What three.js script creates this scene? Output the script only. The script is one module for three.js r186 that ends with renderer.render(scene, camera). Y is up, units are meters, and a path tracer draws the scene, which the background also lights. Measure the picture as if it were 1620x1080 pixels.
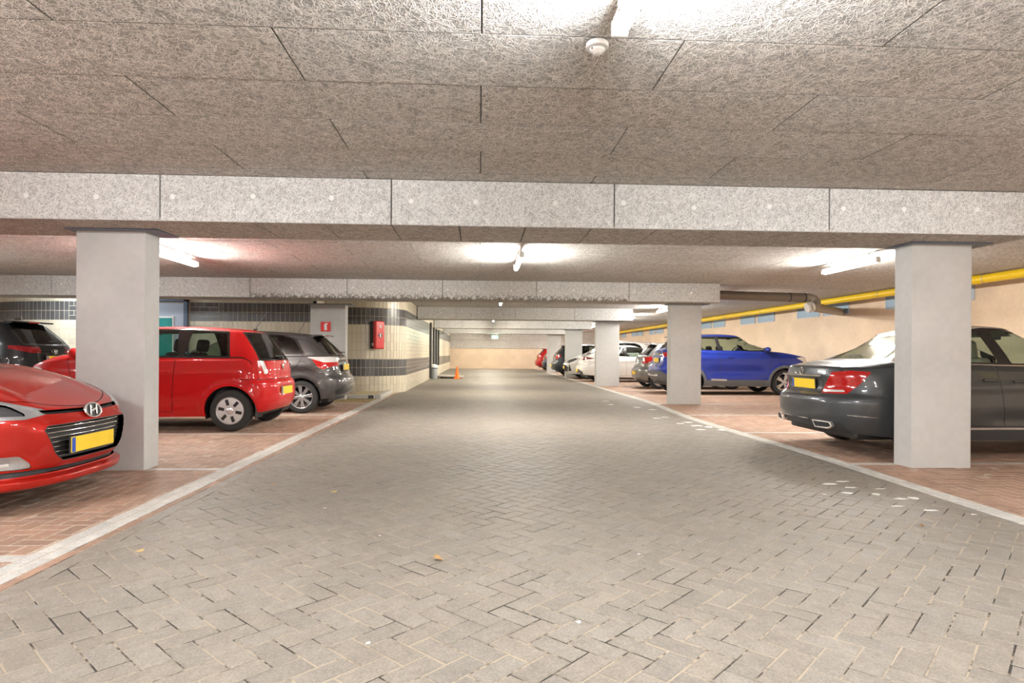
import * as THREE from 'three';
import { RoundedBoxGeometry } from 'three/addons/geometries/RoundedBoxGeometry.js';
import { mergeGeometries, toCreasedNormals } from 'three/addons/utils/BufferGeometryUtils.js';
import { RectAreaLightUniformsLib } from 'three/addons/lights/RectAreaLightUniformsLib.js';
import { FontLoader } from 'three/addons/loaders/FontLoader.js';
import { TextGeometry } from 'three/addons/geometries/TextGeometry.js';

// ---------- camera, light, exposure ----------
const scene = new THREE.Scene();
scene.background = new THREE.Color(0x0a0a0a);
const F = 1000, YAW = 0.0516, ROLL = 0.0066, EYE = 1.12, HORIZON = 558.4;
const camera = new THREE.PerspectiveCamera(2 * Math.atan(540 / F) * 180 / Math.PI, 1.5, 0.05, 200);
camera.position.set(0, EYE, 0);
camera.rotation.order = 'YXZ';
camera.rotation.set(0, -YAW, ROLL);
camera.setViewOffset(1620, 1080, 0, 540 - HORIZON, 1620, 1080);
camera.updateProjectionMatrix();
const renderer = new THREE.WebGLRenderer({ antialias: true });
renderer.toneMapping = THREE.LinearToneMapping;
renderer.toneMappingExposure = 5.2;
renderer.shadowMap.enabled = true;
RectAreaLightUniformsLib.init();
const LAMP = 62;                                   // luminance of the tube diffusers
const WARM = new THREE.Color().setRGB(1.0, 0.965, 0.91), NEUTRAL = new THREE.Color().setRGB(0.98, 0.985, 1.0), YELLOW = new THREE.Color().setRGB(1.0, 0.92, 0.78), COOL = new THREE.Color().setRGB(0.86, 0.95, 1.0);

// ---------- helpers ----------
let seed = 20240611;
const rnd = () => { seed = (seed + 0x6D2B79F5) | 0; let t = Math.imul(seed ^ (seed >>> 15), 1 | seed); t = (t + Math.imul(t ^ (t >>> 7), 61 | t)) ^ t; return ((t ^ (t >>> 14)) >>> 0) / 4294967296; };
const rr = (a, b) => a + (b - a) * rnd();
const lerp = (a, b, t) => a + (b - a) * t, clamp = (x, a, b) => Math.min(b, Math.max(a, x));
const sstep = (a, b, x) => { const t = clamp((x - a) / (b - a), 0, 1); return t * t * (3 - 2 * t); };
const taken = {};
const numbered = n => { const k = taken[n] = (taken[n] ?? -1) + 1; return k ? `${n}_${String(k).padStart(3, '0')}` : n; };
const lin = (r, g, b) => new THREE.Color().setRGB(r, g, b);
const mat = (c, o = {}) => { const { phys, ...p } = o; return new (phys ? THREE.MeshPhysicalMaterial : THREE.MeshStandardMaterial)({ color: c instanceof THREE.Color ? c : new THREE.Color(c), roughness: 0.6, ...p }); };
const mesh = (name, g, m, parent = scene) => { const o = new THREE.Mesh(g, m); o.name = parent === scene ? numbered(name) : name; o.castShadow = o.receiveShadow = true; parent.add(o); return o; };
const tag = (o, label, category, group) => { o.userData.label = label; o.userData.category = category; if (group) o.userData.group = group; return o; };
const struct = o => { o.userData.kind = 'structure'; return o; };
const thing = (name, label, category, pos = [0, 0, 0], ry = 0, group) => { const g = new THREE.Group(); g.name = numbered(name); scene.add(g); g.position.set(...pos); g.rotation.y = ry; return tag(g, label, category, group); };
const group = (name, kind) => { const g = new THREE.Group(); g.name = numbered(name); scene.add(g); if (kind) g.userData.kind = kind; return g; };
const box = (x0, x1, y0, y1, z0, z1) => { const g = new THREE.BoxGeometry(Math.abs(x1 - x0), Math.abs(y1 - y0), Math.abs(z1 - z0)); g.translate((x0 + x1) / 2, (y0 + y1) / 2, (z0 + z1) / 2); return g; };
const rbox = (w, h, d, r = 0.01, s = 2) => new RoundedBoxGeometry(w, h, d, s, r);
const cyl = (r0, r1, h, n = 24, open = false) => new THREE.CylinderGeometry(r0, r1, h, n, 1, open);
const lathe = (pts, n = 32) => new THREE.LatheGeometry(pts.map(p => new THREE.Vector2(...p)), n);
const xf = (g, x = 0, y = 0, z = 0, rx = 0, ry = 0, rz = 0) => { g.rotateX(rx); g.rotateY(ry); g.rotateZ(rz); g.translate(x, y, z); return g; };
const merge = gs => mergeGeometries(gs.map(g => { const h = g.index ? g.toNonIndexed() : g; for (const k of Object.keys(h.attributes)) if (!['position', 'normal', 'uv'].includes(k)) h.deleteAttribute(k); if (!h.attributes.uv) h.setAttribute('uv', new THREE.BufferAttribute(new Float32Array(h.attributes.position.count * 2), 2)); return h; }));
// box with planar uv in metres (offset so that boards do not repeat)
function boardGeo(w, h, d, ch = 0.004) {
  const g = new RoundedBoxGeometry(w, h, d, 1, ch); const p = g.attributes.position, n = g.attributes.normal, uv = g.attributes.uv; const ou = rnd() * 7, ov = rnd() * 7;
  for (let i = 0; i < p.count; i++) {
    const ax = Math.abs(n.getX(i)), ay = Math.abs(n.getY(i)), az = Math.abs(n.getZ(i));
    if (ay >= ax && ay >= az) uv.setXY(i, p.getX(i) + ou, p.getZ(i) + ov); else if (az >= ax) uv.setXY(i, p.getX(i) + ou, p.getY(i) + ov); else uv.setXY(i, p.getZ(i) + ou, p.getY(i) + ov);
  }
  return g;
}
const project = (X, Y, D) => { const c = Math.cos(YAW), s = Math.sin(YAW), xc = c * X - s * D, zc = s * X + c * D; return [810 + F * xc / zc, HORIZON - F * (Y - EYE) / zc, zc]; };

// ---------- textures ----------
const hash2 = (x, y, s) => { let h = Math.imul(x, 374761393) + Math.imul(y, 668265263) + Math.imul(s, 1442695041); h = Math.imul(h ^ (h >>> 13), 1274126177); return ((h ^ (h >>> 16)) >>> 0) / 4294967296; };
function vnoise(x, y, per, s) { const xi = Math.floor(x), yi = Math.floor(y), fx = x - xi, fy = y - yi, m = k => ((k % per) + per) % per; const u = fx * fx * (3 - 2 * fx), v = fy * fy * (3 - 2 * fy); const a = hash2(m(xi), m(yi), s), b = hash2(m(xi + 1), m(yi), s), c = hash2(m(xi), m(yi + 1), s), d = hash2(m(xi + 1), m(yi + 1), s); return lerp(lerp(a, b, u), lerp(c, d, u), v); }
function dataTex(n, fn, srgb = true) {
  const d = new Uint8Array(n * n * 4);
  for (let j = 0; j < n; j++) for (let i = 0; i < n; i++) { const c = fn(i / n, j / n, i, j); const k = (j * n + i) * 4; d[k] = clamp(c[0], 0, 1) * 255; d[k + 1] = clamp(c[1], 0, 1) * 255; d[k + 2] = clamp(c[2], 0, 1) * 255; d[k + 3] = 255; }
  const t = new THREE.DataTexture(d, n, n); t.wrapS = t.wrapT = THREE.RepeatWrapping; t.magFilter = THREE.LinearFilter; t.minFilter = THREE.LinearMipmapLinearFilter; t.generateMipmaps = true; if (srgb) t.colorSpace = THREE.SRGBColorSpace; t.needsUpdate = true; return t;
}
// wood-wool cement board: tangled strands
function strandCanvas(size, count, shade) {
  const c = document.createElement('canvas'); c.width = c.height = size; const x = c.getContext('2d');
  x.fillStyle = shade(0.0); x.fillRect(0, 0, size, size);
  x.lineCap = 'round';
  for (let k = 0; k < count; k++) {
    const px = rnd() * size, py = rnd() * size, a = rnd() * Math.PI * 2, L = rr(14, 46), b = rr(-1.1, 1.1), t = 0.22 + 0.5 * k / count + rr(-0.2, 0.3);
    x.strokeStyle = shade(clamp(t, 0.05, 1)); x.lineWidth = rr(1.3, 2.9);
    for (const ox of [0, -size, size]) for (const oy of [0, -size, size]) {
      const qx = px + ox, qy = py + oy; if (qx < -60 || qy < -60 || qx > size + 60 || qy > size + 60) continue;
      x.beginPath(); x.moveTo(qx, qy); x.quadraticCurveTo(qx + Math.cos(a) * L * 0.5 + Math.cos(a + 1.57) * L * b * 0.35, qy + Math.sin(a) * L * 0.5 + Math.sin(a + 1.57) * L * b * 0.35, qx + Math.cos(a) * L, qy + Math.sin(a) * L); x.stroke();
    }
  }
  return c;
}
function canvasTex(c, srgb = true) { const t = new THREE.CanvasTexture(c); t.wrapS = t.wrapT = THREE.RepeatWrapping; if (srgb) t.colorSpace = THREE.SRGBColorSpace; return t; }
const strandSeed = seed;
const woolTone = (lo, hi, p = 0.55, g = 0.985, bl = 0.962) => t => { const k = Math.round(lerp(lo, hi, Math.pow(t, p))); return `rgb(${k},${Math.round(k * g)},${Math.round(k * bl)})`; };
const woolMap = canvasTex(strandCanvas(1024, 15000, woolTone(158, 255, 0.45)));
seed = strandSeed; const woolPaleMap = canvasTex(strandCanvas(1024, 15000, woolTone(178, 255, 0.45, 1, 0.99)));
seed = strandSeed; const woolBump = canvasTex(strandCanvas(1024, 15000, t => { const k = Math.round(255 * t); return `rgb(${k},${k},${k})`; }), false);
for (const t of [woolMap, woolBump]) t.repeat.set(1 / 1.6, 1 / 1.6); woolPaleMap.repeat.set(1 / 1.1, 1 / 1.1);
seed = strandSeed; const woolStain = (() => {   // damp staining in specks and ragged patches along a lower edge, as on the second beam
  const c = strandCanvas(1024, 15000, woolTone(178, 255, 0.45, 1, 0.99)), x = c.getContext('2d');
  for (let k = 0; k < 2600; k++) { const px = rnd() * 1024, reach = 25 + 130 * vnoise(px / 60, 3, 997, 61) + 40 * vnoise(px / 14, 9, 997, 62), u = Math.pow(rnd(), 2.2), py = 1024 - u * reach; if (vnoise(px / 22, py / 40, 997, 63) < 0.42) continue; const g = Math.round(rr(60, 135)); x.fillStyle = `rgba(${g},${Math.round(g * 0.95)},${Math.round(g * 0.82)},0.75)`; x.beginPath(); x.ellipse(px, py, rr(1, 4.5), rr(2, 9), 0, 0, 6.3); x.fill(); }
  return canvasTex(c);
})();
const grit = dataTex(512, (u, v, i, j) => { const a = hash2(i, j, 3), n = vnoise(u * 64, v * 64, 64, 5), m = vnoise(u * 9, v * 9, 9, 8); let k = 0.80 + 0.12 * (n - 0.5) + 0.07 * (m - 0.5) + 0.20 * (a - 0.5); const sp = hash2(i >> 1, j >> 1, 11); if (sp > 0.988) k += 0.2; else if (sp < 0.012) k -= 0.2; return [k, k * 0.995, k * 0.985]; });
const gritBump = dataTex(512, (u, v, i, j) => { const a = hash2(i, j, 3), n = vnoise(u * 128, v * 128, 128, 5); const k = 0.5 + 0.35 * (n - 0.5) + 0.3 * (a - 0.5); return [k, k, k]; }, false);
const plaster = dataTex(512, (u, v, i, j) => { const n = vnoise(u * 40, v * 40, 40, 15), m = vnoise(u * 5, v * 5, 5, 18); const k = 0.93 + 0.03 * (n - 0.5) + 0.06 * (m - 0.5); return [k, k, k * 0.995]; });
plaster.repeat.set(0.5, 0.5);
const sandTex = dataTex(512, (u, v, i, j) => { const n = vnoise(u * 14, v * 14, 14, 25), m = vnoise(u * 90, v * 90, 90, 26), a = hash2(i, j, 7); const k = lerp(0.24, 0.80, sstep(0.28, 0.58, n * 0.7 + m * 0.3)) + 0.08 * (a - 0.5); return [k, k * 0.94, k * 0.86]; });
sandTex.repeat.set(1 / 1.7, 1 / 1.7);

const font = await new FontLoader().loadAsync('fonts/droid/droid_sans_bold.typeface.json');
// ---------- shared materials ----------
const M = {
  wool: mat(lin(0.96, 0.955, 0.95), { map: woolMap, bumpMap: woolBump, bumpScale: 0.008, roughness: 0.95 }),
  woolB: mat(lin(0.91, 0.90, 0.885), { map: woolMap, bumpMap: woolBump, bumpScale: 0.008, roughness: 0.95 }),
  woolC: mat(lin(0.94, 0.92, 0.895), { map: woolMap, bumpMap: woolBump, bumpScale: 0.008, roughness: 0.95 }),
  woolStained: mat(lin(0.90, 0.90, 0.90), { map: woolStain, bumpMap: woolStain, bumpScale: 0.004, roughness: 0.95 }),
  woolPale: mat(lin(0.90, 0.90, 0.90), { map: woolPaleMap, bumpMap: woolPaleMap, bumpScale: 0.005, roughness: 0.95 }),
  concrete: mat(lin(0.42, 0.40, 0.38), { roughness: 0.9, map: plaster }),
  pillar: mat(lin(0.55, 0.545, 0.53), { roughness: 0.55, map: plaster }),
  plate: mat(lin(0.16, 0.20, 0.27), { roughness: 0.5 }),
  peach: mat(lin(0.84, 0.67, 0.50), { roughness: 0.85, map: plaster }),
  white: mat(lin(0.82, 0.82, 0.80), { roughness: 0.5 }),
  baySand: mat(lin(0.78, 0.66, 0.54), { map: grit, roughness: 1 }),
  sand: mat(lin(0.62, 0.58, 0.52), { map: sandTex, roughness: 1 }),
  paver: mat(0xffffff, { vertexColors: true, map: grit, bumpMap: gritBump, bumpScale: 0.0012, roughness: 0.62 }),
  brick: mat(0xffffff, { vertexColors: true, map: grit, bumpMap: gritBump, bumpScale: 0.0012, roughness: 0.72 }),
  cream: mat(lin(0.66, 0.60, 0.47), { roughness: 0.28 }),
  cream2: mat(lin(0.60, 0.54, 0.42), { roughness: 0.3 }),
  slate: mat(lin(0.085, 0.085, 0.088), { roughness: 0.3 }),
  slate2: mat(lin(0.11, 0.11, 0.115), { roughness: 0.3 }),
  grout: mat(lin(0.54, 0.48, 0.38), { roughness: 0.9 }),
  black: mat(lin(0.015, 0.015, 0.016), { roughness: 0.5 }),
  dark: mat(lin(0.05, 0.05, 0.052), { roughness: 0.6 }),
  steel: mat(lin(0.55, 0.55, 0.56), { metalness: 0.9, roughness: 0.35 }),
};
grit.repeat.set(2.2, 2.2); gritBump.repeat.set(2.2, 2.2);

// ---------- room shell ----------
const CEIL = 2.66, SOFFIT = 2.25, XR = 10, XL = -13.4, D0 = -7, DF = 45.3, XT = -2.1;   // XT: tiled wall along the lane
const slab = mesh('ceiling_slab', box(XL - 0.3, XR + 0.3, CEIL + 0.035, CEIL + 0.3, -D0 + 0.3, -DF - 0.3), M.concrete); slab.name = 'ceiling'; taken.ceiling = 0; struct(slab);
const wr = mesh('wall_right', box(XR, XR + 0.25, -0.1, CEIL + 0.06, -D0, -DF), M.peach); struct(wr);
struct(mesh('wall_back', box(XL, XR, -0.1, CEIL + 0.06, -DF, -DF - 0.25), M.peach));
struct(mesh('wall_front', box(XL, XR, -0.1, CEIL + 0.06, -D0 + 0.25, -D0), M.peach));
struct(mesh('wall_side', box(XL - 0.25, XL, -0.1, CEIL + 0.06, -D0, -DF), M.peach));
// metre uv for big plain boxes
for (const o of scene.children) if (o.isMesh) { const g = o.geometry, p = g.attributes.position, n = g.attributes.normal, uv = g.attributes.uv; for (let i = 0; i < p.count; i++) Math.abs(n.getY(i)) > 0.5 ? uv.setXY(i, p.getX(i), p.getZ(i)) : Math.abs(n.getX(i)) > 0.5 ? uv.setXY(i, p.getZ(i), p.getY(i)) : uv.setXY(i, p.getX(i), p.getY(i)); }
mesh('wall_joint', box(XR - 0.006, XR + 0.01, 0, CEIL, -14.45, -14.48), mat(lin(0.62, 0.47, 0.33), { roughness: 0.9 }), wr);

// ---------- floor paving ----------
const floor = group('floor', 'structure');
{ const s = mesh('sand_bed', box(XL, XR, -0.2, -0.0028, -D0, -DF), M.sand, floor); const p = s.geometry.attributes.position, uv = s.geometry.attributes.uv; for (let i = 0; i < p.count; i++) uv.setXY(i, p.getX(i), p.getZ(i)); }
for (const [x0, x1] of [[XL, -2.3], [4.0, XR]]) { const s = mesh('bay_sand_bed', box(x0, x1, -0.1, -0.0016, -D0, -DF), M.baySand, floor); const p = s.geometry.attributes.position, uv = s.geometry.attributes.uv; for (let i = 0; i < p.count; i++) uv.setXY(i, p.getX(i), p.getZ(i)); }
class Soup {
  constructor() { this.p = []; this.n = []; this.c = []; this.uv = []; }
  tri(a, b, c, nx, ny, nz, col, u) { for (const q of [a, b, c]) { this.p.push(q[0], q[1], q[2]); this.n.push(nx, ny, nz); this.c.push(col[0], col[1], col[2]); this.uv.push(q[0] + u[0], q[2] + u[1]); } }
  geo() { const g = new THREE.BufferGeometry(); g.setAttribute('position', new THREE.Float32BufferAttribute(this.p, 3)); g.setAttribute('normal', new THREE.Float32BufferAttribute(this.n, 3)); g.setAttribute('color', new THREE.Float32BufferAttribute(this.c, 3)); g.setAttribute('uv', new THREE.Float32BufferAttribute(this.uv, 2)); return g; }
}
const clipPoly = (poly, f) => { const out = []; for (let i = 0; i < poly.length; i++) { const a = poly[i], b = poly[(i + 1) % poly.length], fa = f(a), fb = f(b); if (fa >= 0) out.push(a); if ((fa > 0 && fb < 0) || (fa < 0 && fb > 0)) { const t = fa / (fa - fb); out.push([lerp(a[0], b[0], t), lerp(a[1], b[1], t)]); } } return out; };
const area = p => { let s = 0; for (let i = 0; i < p.length; i++) { const a = p[i], b = p[(i + 1) % p.length]; s += a[0] * b[1] - b[0] * a[1]; } return s / 2; };
function inset(poly, d) {   // convex, counter-clockwise in (X, D)
  let out = poly.slice();
  for (let i = 0; i < poly.length; i++) { const a = poly[i], b = poly[(i + 1) % poly.length]; const dx = b[0] - a[0], dy = b[1] - a[1], l = Math.hypot(dx, dy) || 1; const nx = -dy / l, ny = dx / l; out = clipPoly(out, q => (q[0] - a[0]) * nx + (q[1] - a[1]) * ny - d); if (out.length < 3) return []; }
  return out;
}
function stone(soup, poly, col, o = [0, 0], fine = true, open = 0) {   // a paving stone: worn arris, sides going down into the sand
  if (area(poly) < 0) poly = poly.slice().reverse();
  const gap = (fine ? rr(0.0016, 0.0036) : 0.0026) + open, A = inset(poly, gap); if (A.length < 3 || Math.abs(area(A)) < 0.0006) return null;
  const B = fine ? inset(A, 0.0035) : A; if (B.length < 3) return null;
  const cx = A.reduce((s, q) => s + q[0], 0) / A.length, cd = A.reduce((s, q) => s + q[1], 0) / A.length;
  const tx = fine ? rr(-0.006, 0.006) : 0, td = fine ? rr(-0.006, 0.006) : 0, h = fine ? rr(-0.0015, 0.0010) : 0;
  const Y = (q, dy) => h + dy + (q[0] - cx) * tx + (q[1] - cd) * td, u = [rnd() * 9, rnd() * 9];
  const P = (q, dy) => [q[0] - o[0], Y(q, dy), -(q[1] - o[1])];
  for (let i = 1; i < B.length - 1; i++) soup.tri(P(B[0], 0), P(B[i], 0), P(B[i + 1], 0), -tx, 1, td, col, u);
  if (fine) {
    const ring = (R, S, y0, y1, up) => { for (let i = 0; i < R.length; i++) { const a = R[i], b = R[(i + 1) % R.length]; if (R.length !== S.length) break; const c = S[i], d = S[(i + 1) % S.length]; const dx = b[0] - a[0], dd = b[1] - a[1], l = Math.hypot(dx, dd) || 1; const k = up ? 0.7 : 1; const n = [dd / l * k, up ? 0.7 : 0, dx / l * k]; soup.tri(P(c, y1), P(d, y1), P(b, y0), ...n, col, u); soup.tri(P(c, y1), P(b, y0), P(a, y0), ...n, col, u); } };
    ring(B, A, 0, -0.0028, true); ring(A, A, -0.0028, -0.02, false);
  }
  return [cx, cd];
}
const lineL = [-2.45, -2.275], lineR = [3.71, 3.885], LW = 0.0875, RC = 0.065;
// the right-hand line follows a slight bow along the lane
const bowR = d => 0.035 * Math.sin((d - 5.2) * 0.9) * Math.exp(-Math.pow((d - 6) / 5, 2)) + 0.25 * sstep(10.5, 15.5, d) - 0.06;
const visSize = (x, d) => { if (d < 0.8) return 0; const [px, py, z] = project(x, 0, d); return px < -40 || px > 1660 || py > 1110 ? 0 : 1 / z; };
function layField(list, name, m, open = 0, limit = 300) {   // list of {poly, col}; the largest in view become parts
  for (const s of list) { s.x = s.poly.reduce((a, q) => a + q[0], 0) / s.poly.length; s.d = s.poly.reduce((a, q) => a + q[1], 0) / s.poly.length; s.v = visSize(s.x, s.d); }
  list.sort((a, b) => b.v - a.v);
  const rest = new Soup();
  list.forEach((s, i) => {
    if (i < limit) { const one = new Soup(); if (stone(one, s.poly, s.col, [s.x, s.d], true, open)) { const o = mesh(name, one.geo(), m, floor); o.position.set(s.x, 0, -s.d); } }
    else stone(rest, s.poly, s.col, [0, 0], s.d < 15 && s.d > 1, open);
  });
  const o = mesh(name + '_field', rest.geo(), m, floor); o.userData.kind = 'stuff';
}
const Wp = 0.1075;
const greyTone = (x, d) => { const n = vnoise(x * 0.6 + 40, d * 0.6 + 40, 97, 41), k = rr(0.93, 1.07) * lerp(0.92, 1.06, n), w = rr(-0.006, 0.006); return [(0.372 + w) * k, 0.332 * k, (0.282 - w) * k]; };
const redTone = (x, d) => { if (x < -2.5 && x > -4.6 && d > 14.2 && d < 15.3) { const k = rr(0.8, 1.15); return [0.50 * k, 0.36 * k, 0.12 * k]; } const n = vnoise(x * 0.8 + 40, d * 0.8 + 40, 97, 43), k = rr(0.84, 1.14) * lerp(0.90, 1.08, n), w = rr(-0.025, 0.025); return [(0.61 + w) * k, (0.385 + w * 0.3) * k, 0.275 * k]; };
const whiteTone = () => { const k = rr(0.86, 1.05); return [0.86 * k, 0.845 * k, 0.80 * k]; };
{ // lane: grey concrete pavers in diagonal herringbone between stretcher courses
  const list = [], r2 = Math.SQRT1_2 * Wp, xa = lineL[1] + RC + 0.105, R = d => lineR[0] + bowR(d) - 0.105;
  const put = poly => { const q = clipPoly(clipPoly(poly, p => p[0] - xa), p => R(p[1]) - p[0]); if (q.length >= 3) { const c = q[0]; list.push({ poly: q, col: greyTone(c[0], c[1]) }); } };
  for (let k = -140; k < 140; k++) for (let m = -190; m < 20; m++) {
    const u = k + 2 * m, v = k - 2 * m;
    for (const [a, b, w, h] of [[0, 0, 2, 1], [0, 1, 1, 2]]) {
      const cx = (u + a + v + b + 1.5) * r2 + 0.8, cd = (v + b - u - a) * r2; if (cx < xa - 0.3 || cx > 4.3 || cd < -6 || cd > DF) continue;
      put([[u + a, v + b], [u + a + w, v + b], [u + a + w, v + b + h], [u + a, v + b + h]].map(([p, q]) => [(p + q) * r2 + 0.8, (q - p) * r2]));
    }
  }
  const sc = (x0, x1f, x1) => { for (let d = -6; d < DF; d += 0.214) { const b0 = x1f ? bowR(d) : 0, b1 = x1f ? bowR(d + 0.214) : 0; list.push({ poly: [[x0 + b0, d], [x1 + b0, d], [x1 + b1, d + 0.214], [x0 + b1, d + 0.214]], col: greyTone(x0, d) }); } };
  sc(lineL[1] + RC, false, xa); sc(lineR[0] - 0.105, true, lineR[0]);
  layField(list, 'paver', M.paver);
}
const baysL = [], baysR = [];
for (let k = -3; k <= 4; k++) baysL.push(3.53 + 2.62 * k); for (let k = -4; k <= 15; k++) baysR.push(6.34 + 2.58 * k);
{ // bays: red bricks in square herringbone, stretcher bands across at the pillars, brick course beside the line
  const list = [];
  const inBand = d => Math.abs(d - 6.45) < 0.62 || Math.abs(d - 14.2) < 0.5;
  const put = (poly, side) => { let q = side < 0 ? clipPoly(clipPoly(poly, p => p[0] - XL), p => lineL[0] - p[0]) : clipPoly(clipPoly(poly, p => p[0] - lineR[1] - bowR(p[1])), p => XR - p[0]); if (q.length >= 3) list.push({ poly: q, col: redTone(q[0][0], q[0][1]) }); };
  const lines = s => s < 0 ? baysL : baysR;
  for (const s of [-1, 1]) {
    const x0 = s < 0 ? XL : lineR[1] - 0.2, x1 = s < 0 ? lineL[0] : XR, dMax = s < 0 ? 16 : DF;
    const ls = lines(s).filter(d => d > -4 && d < dMax);
    const edges = [-4, ...ls, dMax];
    for (let e = 0; e < edges.length - 1; e++) {
      const lo = edges[e] + (e ? 0.053 : 0), hi = edges[e + 1] - (e < edges.length - 2 ? 0.053 : 0);
      const clipped = poly => { const c = poly.reduce((a, q) => a + q[1], 0) / 4; if (inBand(c)) return; let q = clipPoly(clipPoly(poly, p => p[1] - lo), p => hi - p[1]); if (q.length >= 3) put(q, s); };
      const k0 = Math.floor(x0 / Wp) - 3, k1 = Math.ceil(x1 / Wp) + 3, j0 = Math.floor(lo / Wp) - 3, j1 = Math.ceil(hi / Wp) + 3;
      for (let i = k0; i <= k1; i++) for (let j = j0; j <= j1; j++) {
        const c = ((i - j) % 4 + 4) % 4;                        // square herringbone, read along diagonals
        if (c === 0) clipped([[i, j], [i + 2, j], [i + 2, j + 1], [i, j + 1]].map(p => [p[0] * Wp, p[1] * Wp]));
        if (c === 3) clipped([[i, j], [i + 1, j], [i + 1, j + 2], [i, j + 2]].map(p => [p[0] * Wp, p[1] * Wp]));
      }
      for (let j = j0; j <= j1; j++) { const d = j * Wp; if (!inBand(d + Wp / 2)) continue; for (let x = x0 - (j & 1) * Wp; x < x1; x += 2 * Wp) { let q = clipPoly(clipPoly([[x, d], [x + 2 * Wp, d], [x + 2 * Wp, d + Wp], [x, d + Wp]], p => p[1] - lo), p => hi - p[1]); if (q.length >= 3) put(q, s); } }
    }
  }
  for (let d = -6; d < DF; d += 0.2145) list.push({ poly: [[lineL[1], d], [lineL[1] + RC, d], [lineL[1] + RC, d + 0.2145], [lineL[1], d + 0.2145]], col: redTone(-2, d).map(v => v * 0.9) });
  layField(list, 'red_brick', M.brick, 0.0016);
}
{ // white marking bricks: two courses along the lane, one between bays
  const list = [];
  for (let d = -6; d < DF; d += 0.214) for (let c = 0; c < 2; c++) {
    const o = c * 0.107, x = lineL[0] + c * LW; if (d < 16) list.push({ poly: [[x, d + o], [x + LW, d + o], [x + LW, d + o + 0.214], [x, d + o + 0.214]], col: whiteTone() });
    const y = lineR[0] + c * LW, b0 = bowR(d + o), b1 = bowR(d + o + 0.214); list.push({ poly: [[y + b0, d + o], [y + LW + b0, d + o], [y + LW + b1, d + o + 0.214], [y + b1, d + o + 0.214]], col: whiteTone() });
  }
  for (const d of baysL) if (d > -4 && d < 16) for (let x = lineL[0] - 0.214; x > lineL[0] - 5.2; x -= 0.214) list.push({ poly: [[x, d - 0.052], [x + 0.214, d - 0.052], [x + 0.214, d + 0.052], [x, d + 0.052]], col: whiteTone() });
  for (const d of baysR) if (d > -4 && d < DF) for (let x = lineR[1] + bowR(d); x < XR - 0.3; x += 0.214) list.push({ poly: [[x, d - 0.052], [x + 0.214, d - 0.052], [x + 0.214, d + 0.052], [x, d + 0.052]], col: whiteTone() });
  layField(list, 'white_brick', M.brick);
}
{ // old line paint left on the pavers
  const pm = mat(lin(0.72, 0.70, 0.66), { roughness: 0.7 });
  const splash = (x, d, w, l) => { const n = 9, sh = new THREE.Shape(); for (let i = 0; i < n; i++) { const a = i / n * 6.283, r = rr(0.45, 1); const px = Math.cos(a) * w * r, py = Math.sin(a) * l * r; i ? sh.lineTo(px, py) : sh.moveTo(px, py); } const g = new THREE.ExtrudeGeometry(sh, { depth: 0.0012, bevelEnabled: false }); g.rotateX(-Math.PI / 2); const o = mesh('paint_mark', g, pm, floor); o.position.set(x, 0.0006, -d); };
  for (const [x, d, w, l] of [[3.05, 5.35, 0.11, 0.05], [3.22, 5.45, 0.08, 0.04], [3.15, 5.2, 0.07, 0.035], [3.0, 5.0, 0.06, 0.045], [3.2, 4.95, 0.05, 0.05], [3.3, 4.78, 0.075, 0.05], [3.42, 4.8, 0.05, 0.05], [3.12, 4.55, 0.06, 0.025], [3.28, 4.42, 0.08, 0.03], [3.5, 4.3, 0.03, 0.02], [2.78, 4.95, 0.02, 0.02], [3.38, 5.15, 0.07, 0.025], [3.55, 9.6, 0.1, 0.13], [3.4, 9.75, 0.13, 0.1], [3.25, 10.05, 0.12, 0.08], [3.45, 10.25, 0.1, 0.1], [3.6, 9.2, 0.08, 0.1], [3.3, 9.25, 0.1, 0.08], [3.1, 10.9, 0.1, 0.08], [3.3, 11.1, 0.1, 0.07], [3.5, 12.6, 0.1, 0.1], [3.3, 13.1, 0.1, 0.1], [2.9, 13.8, 0.1, 0.1], [3.0, 14.8, 0.12, 0.1]]) splash(x, d, w, l);
  for (const [x, d, s] of [[0.42, 2.62, 0.016], [-0.42, 2.46, 0.014], [-0.6, 3.9, 0.012], [0.9, 3.5, 0.011], [-1.1, 4.6, 0.012]]) splash(x, d, s, s);
}

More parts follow.
